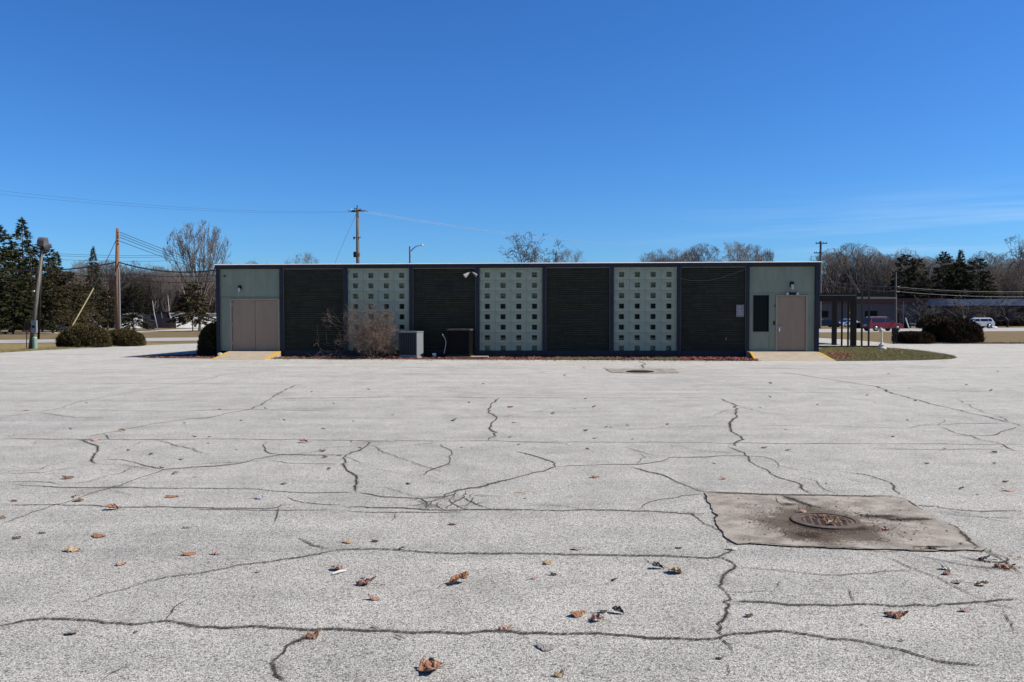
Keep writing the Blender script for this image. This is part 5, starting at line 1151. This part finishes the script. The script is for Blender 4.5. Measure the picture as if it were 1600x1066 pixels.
# pedestal lamp
c = G(1377.5, 546.8); bl = empty('garden_lamp', c, 0, 'white post lamp on a round concrete base at the edge of the grass bed', 'garden lamp')
MB().lathe([(.235, 0), (.24, .07), (.21, .13), (.14, .17), (.13, .21), (.15, .25), (.09, .32), (.055, .36)], 22).build('base', mat('pale_concrete_base', (.42, .40, .38), (.55, .53, .5), 8, .9, .003, 50), bl, smooth=False)
MB().lathe([(.05, .362), (.04, .5), (.055, .53), (.04, .56), (.035, .90)], 16).build('post', M_white, bl); MB().lathe([(.03, .902), (.09, .95), (.10, 1.02), (.06, 1.12), (.02, 1.14)], 16, (-.05, 0, 0)).build('lamp_shade', M_lamp, bl)
c = G(1396.5, 537.5); mb_ = empty('meter_post', c, 0, 'dark metal meter box on a short post at the left end of the low hedge', 'meter post')
MB().box(-.05, -.05, 0, .05, .05, .55).box(.14, -.05, 0, .2, .05, .5).build('post', M_dkmetal, mb_); MB().box(-.1, -.1, .55, .26, .12, 1.0).build('box', M_dkmetal, mb_, bevel=.02)

# ---------------------------------------------------------------- far buildings
def far_block(name, px0, px1, ytop, D, depth, mwall, label, roofh=.35, mroof=None, rz=0):
    a_, b_ = at(px0, ytop, D), at(px1, ytop, D); H = (a_.z+b_.z)/2; e = empty(name, ((a_.x+b_.x)/2, D, 0), rz, label, 'building'); w2 = (b_.x-a_.x)/2/math.cos(rz)
    MB().box(-w2, 0, -.05, w2, depth, H-roofh).build('wall', mwall, e); MB().box(-w2-.3, -.3, H-roofh+.002, w2+.3, depth+.3, H).build('roof', mroof or M_redroof, e)
    def win(pa, pb, ya, yb, m=M_glass, nm='window'):
        A_, B_ = at(pa, ya, D), at(pb, yb, D); cx_ = e.location.x
        f_ = MB().box(A_.x-cx_, -.06, B_.z, B_.x-cx_, -.02, A_.z).build(nm, m, e)
        if nm == 'window': MB().box(A_.x-cx_-.08, -.10, B_.z-.12, B_.x-cx_+.08, -.03, B_.z-.002).build('sill', M_trim, f_)
    return e, win
e, win = far_block('brick_building', 1215, 1482, 466.5, 168, 25, M_tan, 'long low mauve brick building with dark red roof edge across the road', 1.0)
for q in ((1283, 1294, 486, 496.5), (1351.5, 1370.5, 486, 496), (1399, 1404, 490, 507)): win(*q)
win(1429, 1433, 497, 508, M_yels if False else mat('orange_door', (.35, .16, .08)), 'door')
win(1441, 1452, 486, 497)
e, win = far_block('brick_building', 1482.5, 1700, 467.5, 160, 30, M_brn, 'dark brown brick building with pale metal roof strip at the right edge', 1.25, mat('pale_metal_roof', (.30, .34, .40), (.42, .46, .52), .3, .5))
for q in ((1590, 1612, 482, 505), (1560, 1574, 488, 500), (1500, 1508, 486, 504)): win(*q)
e, win = far_block('white_building', 276, 345, 489, 150, 14, M_white, 'bright white low building behind the olive evergreen left of the main building', .25, M_trim, R(33))
win(281, 289, 495, 503)
e, win = far_block('dark_shed', 221, 276.5, 488, 148, 10, mat('slate_blue_siding', (.07, .075, .09), (.10, .105, .12), 1, .8), 'dark slate low building among the bare trees beyond the road', .25, M_black)
win(262, 272, 491, 500); win(236, 244, 493, 500)
e, win = far_block('white_building', 193, 219.5, 489, 145, 9, M_white, 'small white house end right of the wooden pole', .3, M_trim, R(33)); win(203, 208, 495, 502)
e, win = far_block('grey_house', 48, 112, 483, 122, 9, mat('blue_grey_siding', (.12, .13, .16), (.16, .17, .20), 1, .8), 'blue-grey low house under the evergreen clump at left', .3, M_black)
for q in ((62, 72, 492, 502), (88, 96, 492, 502)): win(*q)
e, win = far_block('brown_fence_building', 0, 30, 490, 124, 6, M_brn, 'low brown building in the shade at the left edge', .2, M_black); win(10, 16, 496, 505)
fe = empty('wooden_fence', at(262, 505, 140)*Vector((1, 1, 0)), 0, 'short brown wooden fence in front of the dark slate building', 'fence')
x0_, x1_ = at(252, 500, 140).x-fe.location.x, at(275, 500, 140).x-fe.location.x; nb = 16
pm = MB().box(-.07, 0, .05, .07, .03, at(262, 497, 140).z).mesh('board', mat('fence_board', (.11, .065, .045), (.16, .095, .07), 4, .9))
for k in range(nb): link('board', pm, fe, (x0_+(x1_-x0_)*(k+.5)/nb, 0, 0))
MB().box(x0_, .032, .5, x1_, .07, .6).box(x0_, .032, 1.2, x1_, .07, 1.3).build('rail', M_greywood, fe)

# ---------------------------------------------------------------- cars
def paint(name, c): return mat(name, c, None, rough=.35, coat=.25, spec=.3)
M_cglass = mat('car_glass', (.012, .014, .018), None, rough=.05, coat=.5)
M_rim = mat('wheel_rim', (.45, .45, .47), None, rough=.3, metal=.8)
M_tail = mat('tail_lamp', (.35, .01, .01), None, rough=.2); M_head = mat('head_lamp', (.7, .7, .72), None, rough=.1)
def car(px, py, D, heading, body, label, L_=4.75, Wd=1.88, H=1.74, suv=True, roofrail=True):
    c = at(px, py, D); e = empty('parked_car', (c.x, c.y, 0), heading, label, 'car'); y2 = Wd/2
    # side outline (x forward)
    hl = L_/2
    if suv: low = [(-hl+.02, .42), (-hl-.0, .75), (-hl+.06, 1.02), (-hl+.5, 1.06), (.75, 1.03), (.95, 1.03), (hl-.25, .93), (hl-.02, .78), (hl, .48), (hl-.1, .30), (-hl+.12, .30)]; top = [(-hl+.12, 1.03), (-hl+.38, H-.07), (-hl+.75, H), (.0, H), (.45, H-.10), (1.18, 1.03)]
    else: low = [(-hl+.02, .42), (-hl, .72), (-hl+.08, .93), (-hl+.7, .96), (.85, .93), (1.1, .9), (hl-.25, .78), (hl-.02, .66), (hl, .45), (hl-.1, .28), (-hl+.12, .28)]; top = [(-hl+.55, .94), (-hl+1.15, H-.03), (-hl+1.7, H), (.05, H), (.4, H-.08), (1.2, .92)]
    def prism(poly, yb, yt, ztop, zbot):
        mb = MB(); n = len(poly)
        def hw(z): t = min(1, max(0, (z-zbot)/(ztop-zbot))); return yb+(yt-yb)*t
        for s in (1, -1):
            pts = [(x, s*hw(z), z) for x, z in poly]; mb.poly(pts if s < 0 else pts[::-1])
        for k in range(n):
            (xa_, za_), (xb_, zb_) = poly[k], poly[(k+1) % n]; mb.quad((xa_, -hw(za_), za_), (xa_, hw(za_), za_), (xb_, hw(zb_), zb_), (xb_, -hw(zb_), zb_))
        return mb
    bo = prism(low, y2, y2-.04, 1.05, .3).build('body', body, e, bevel=.045); MB_ = prism(top, y2-.06, y2-.27, H, 1.0).build('cabin', body, e, bevel=.04)
    # glass: windscreen, rear window, side windows a little proud
    def lerp2(a, b, t): return (a[0]+(b[0]-a[0])*t, a[1]+(b[1]-a[1])*t)
    zb_ = 1.08 if suv else .97; zt__ = H-.13
    def hwc(z): t = (z-1.0)/(H-1.0); return (y2-.06)+(-.21)*t
    fa, fb = top[-1], top[-2]; ra, rb = top[0], top[1]
    def endglass(a, b, sgn, nm):
        p0, p1 = lerp2(a, b, .10), lerp2(a, b, .93); o_ = .02*sgn
        MB().quad((p0[0]+o_, -hwc(p0[1])+.1, p0[1]+.012), (p0[0]+o_, hwc(p0[1])-.1, p0[1]+.012), (p1[0]+o_, hwc(p1[1])-.08, p1[1]+.012), (p1[0]+o_, -hwc(p1[1])+.08, p1[1]+.012)).build(nm, M_cglass, e)
    endglass(fa, fb, 1, 'windscreen'); endglass(ra, rb, -1, 'rear_window')
    xr0 = ra[0]; xs = [(-hl+.34, -hl+.95), (-hl+1.0, -.12), (-.04, .88)] if suv else [(-hl+1.0, -.15), (-.07, .88)]
    for s in (1, -1):
        for i, (x0, x1) in enumerate(xs):
            last = i == len(xs)-1; first = i == 0
            t0_, t1_ = zb_, zt__; xa0, xa1 = x0, x1
            pts = [(xa0, t0_), (xa1+(.12 if last else 0), t0_), (xa1-(.33 if last else 0), t1_), (xa0+(.22 if first and not suv else (.12 if first else 0)), t1_)]
            q_ = [(x, s*(hwc(z)+.012), z) for x, z in pts]; MB().poly(q_ if s < 0 else q_[::-1]).build('side_window', M_cglass, e)
        MB().box(.78, s*(y2+.0), .98, .95, s*(y2+.17), 1.10).build('mirror', body, e)
        if roofrail and suv: MB().tube([(-hl+.6, s*(y2-.3), H+.0), (-hl+.7, s*(y2-.3), H+.05), (.1, s*(y2-.3), H+.05), (.2, s*(y2-.3), H-.02)], .016, 6).build('roof_rail', M_alu, e)
        MB().box(-hl+.0, s*(y2-.30), .78, -hl+.10, s*(y2-.05), 1.0).build('tail_light', M_tail, e); MB().box(hl-.20, s*(y2-.42), .66, hl-.01, s*(y2-.09), .80).build('headlight', M_head, e)
        for x in (-hl+.88, hl-.92):
            wz = .35; t = MB().tube([(x, s*(y2-.22), wz), (x, s*(y2-.20), wz), (x, s*(y2+.005), wz), (x, s*(y2+.015), wz)], [.30, .345, .345, .31], 22).build('wheel', M_rubber, e)
            MB().tube([(x, s*(y2+.01), wz), (x, s*(y2+.03), wz)], [.225, .20], 14).build('rim', M_rim, t)
            MB().tube([(x, s*(y2-.05), wz+.04), (x, s*(y2+.003), wz+.04)], .40, 22).build('wheel_arch', M_rubber, e)
        MB().box(-1.0, s*(y2-.005), .29, 1.0, s*(y2+.012), .37).build('sill_trim', M_black, e)
        for x in (.93, -.1, -1.08): MB().box(x-.006, s*(y2-.004), .42, x+.006, s*(y2+.003), 1.0).build('door_gap', M_black, e)
    MB().box(-hl-.03, -y2+.2, .33, -hl+.05, y2-.2, .50).build('rear_bumper', M_black if suv else body, e, bevel=.015); MB().box(hl-.03, -.5, .45, hl+.015, .5, .66).build('grille', M_black, e, bevel=.01)
    MB().box(-hl-.025, -.26, .68, -hl+.03, .26, .80).build('number_plate', M_white, e)
    return e
car(1378, 517.5, 103, R(12), paint('dark_red_paint', (.20, .005, .012)), 'dark red SUV driving on the road behind the canopy posts')
car(1526, 513, 127, R(182), paint('white_car_paint', (.75, .75, .75)), 'white SUV on the road right of the large round hedge', L_=4.6, H=1.62)
car(1324, 511, 148, R(205), paint('pale_blue_paint', (.28, .38, .55)), 'pale blue car parked by the brick building, seen between the canopy posts', L_=4.5, suv=False, H=1.48)
car(1288, 511.5, 146, R(178), paint('near_black_paint', (.012, .013, .02)), 'black car parked at the brick building just right of the building corner', L_=4.4, suv=False, H=1.46)
# signs and markers across the road
def sign_post(px, D, h, label, name='road_sign'): c = at(px, 515, D); c.z = 0; e = empty(name, c, 0, label, 'sign'); MB().tube([(0, 0, 0), (0, 0, h)], .03, 6).build('post', M_trim, e); return e, c
e, c = sign_post(1331, 118, at(1331, 481, 118).z, 'yellow diamond warning sign partly hidden by a canopy post'); z = at(1331, 488.6, 118).z; s = .42
mb = MB(); mb.v = [(0, -.05, z-s), (s, -.05, z), (0, -.05, z+s), (-s, -.05, z), (0, -.035, z-s), (s, -.035, z), (0, -.035, z+s), (-s, -.035, z)]; mb.f = [(0, 1, 2, 3), (7, 6, 5, 4), (0, 4, 5, 1), (1, 5, 6, 2), (2, 6, 7, 3), (3, 7, 4, 0)]; mb.m = [0]*6; mb.build('sign_plate', M_yels, e)
e, c = sign_post(1457.5, 130, at(1457, 483, 130).z, 'small green street name sign on a post above the large round hedge', 'street_sign'); z = at(1457, 483.5, 130).z; MB().box(-.28, -.02, z-.16, .28, .02, z+.16).build('sign_plate', M_greens, e)
o = MB().tube([at(1421, 515.5, 111), at(1415, 497, 111)], .07, 8).build('marker_post', M_white); tag(o, 'white marker post leaning left beyond the road', 'post')
o = MB().tube([at(1411.5, 474, 125)+Vector((0, 0, .3)), at(1411.5, 513, 125)], .03, 6).build('signpost', M_trim); tag(o, 'thin grey signpost between the dark pole and the ornamental tree', 'post')
c = at(1553, 512, 130); c.z = 0; bm = bmesh.new(); bmesh.ops.create_icosphere(bm, subdivisions=2, radius=.5)
for v in bm.verts: v.co *= 1+.2*noise.noise(v.co*3); v.co.z *= .35; v.co.x *= 1.1
me = bpy.data.meshes.new('boulder'); bm.to_mesh(me); bm.free(); me.materials.append(M_white); o = link('boulder', me, loc=c+Vector((0, 0, .1))); tag(o, 'flat pale boulder on the grass right of the white car', 'boulder')
# low barrier wall along the far car park
c = at(1430, 511, 150); gr_ = empty('guard_rail', (c.x, 150, 0), 0, 'low pale rail along the car park in front of the mauve building', 'rail')
xa, xb = at(1280, 505, 150).x-c.x, at(1445, 505, 150).x-c.x; MB().box(xa, -.05, .45, xb, .05, .68).build('beam', M_side, gr_)
pm = MB().box(-.06, -.06, 0, .06, .06, .448).mesh('post', M_trim)
for k in range(12): link('post', pm, gr_, (xa+(xb-xa)*k/11, .0, 0))
# tree trunk birch-like in left wood
for k, (xa_, ya_, xb_, yb_) in enumerate(((238, 470, 246, 512), (262, 462, 268, 510), (285, 448, 294, 472), (252, 488, 258, 512))):
    o = MB().tube([at(xb_, yb_, 142), at((xa_+xb_)/2-1, (ya_+yb_)/2, 142), at(xa_, ya_, 142)], [.13, .11, .06], 6).build('tree_trunk', mat('pale_bark', (.30, .26, .23), (.4, .36, .32), 3, .9)); tag(o, ('pale leaning trunk in the left wood nearest the wooden pole', 'straight pale trunk in front of the dark slate building', 'short pale slanted trunk high in the left wood', 'thin pale trunk just left of the wooden fence')[k], 'tree trunk')
print('objects', len(bpy.data.objects), 'tris', sum(len(m.polygons) for m in bpy.data.meshes))
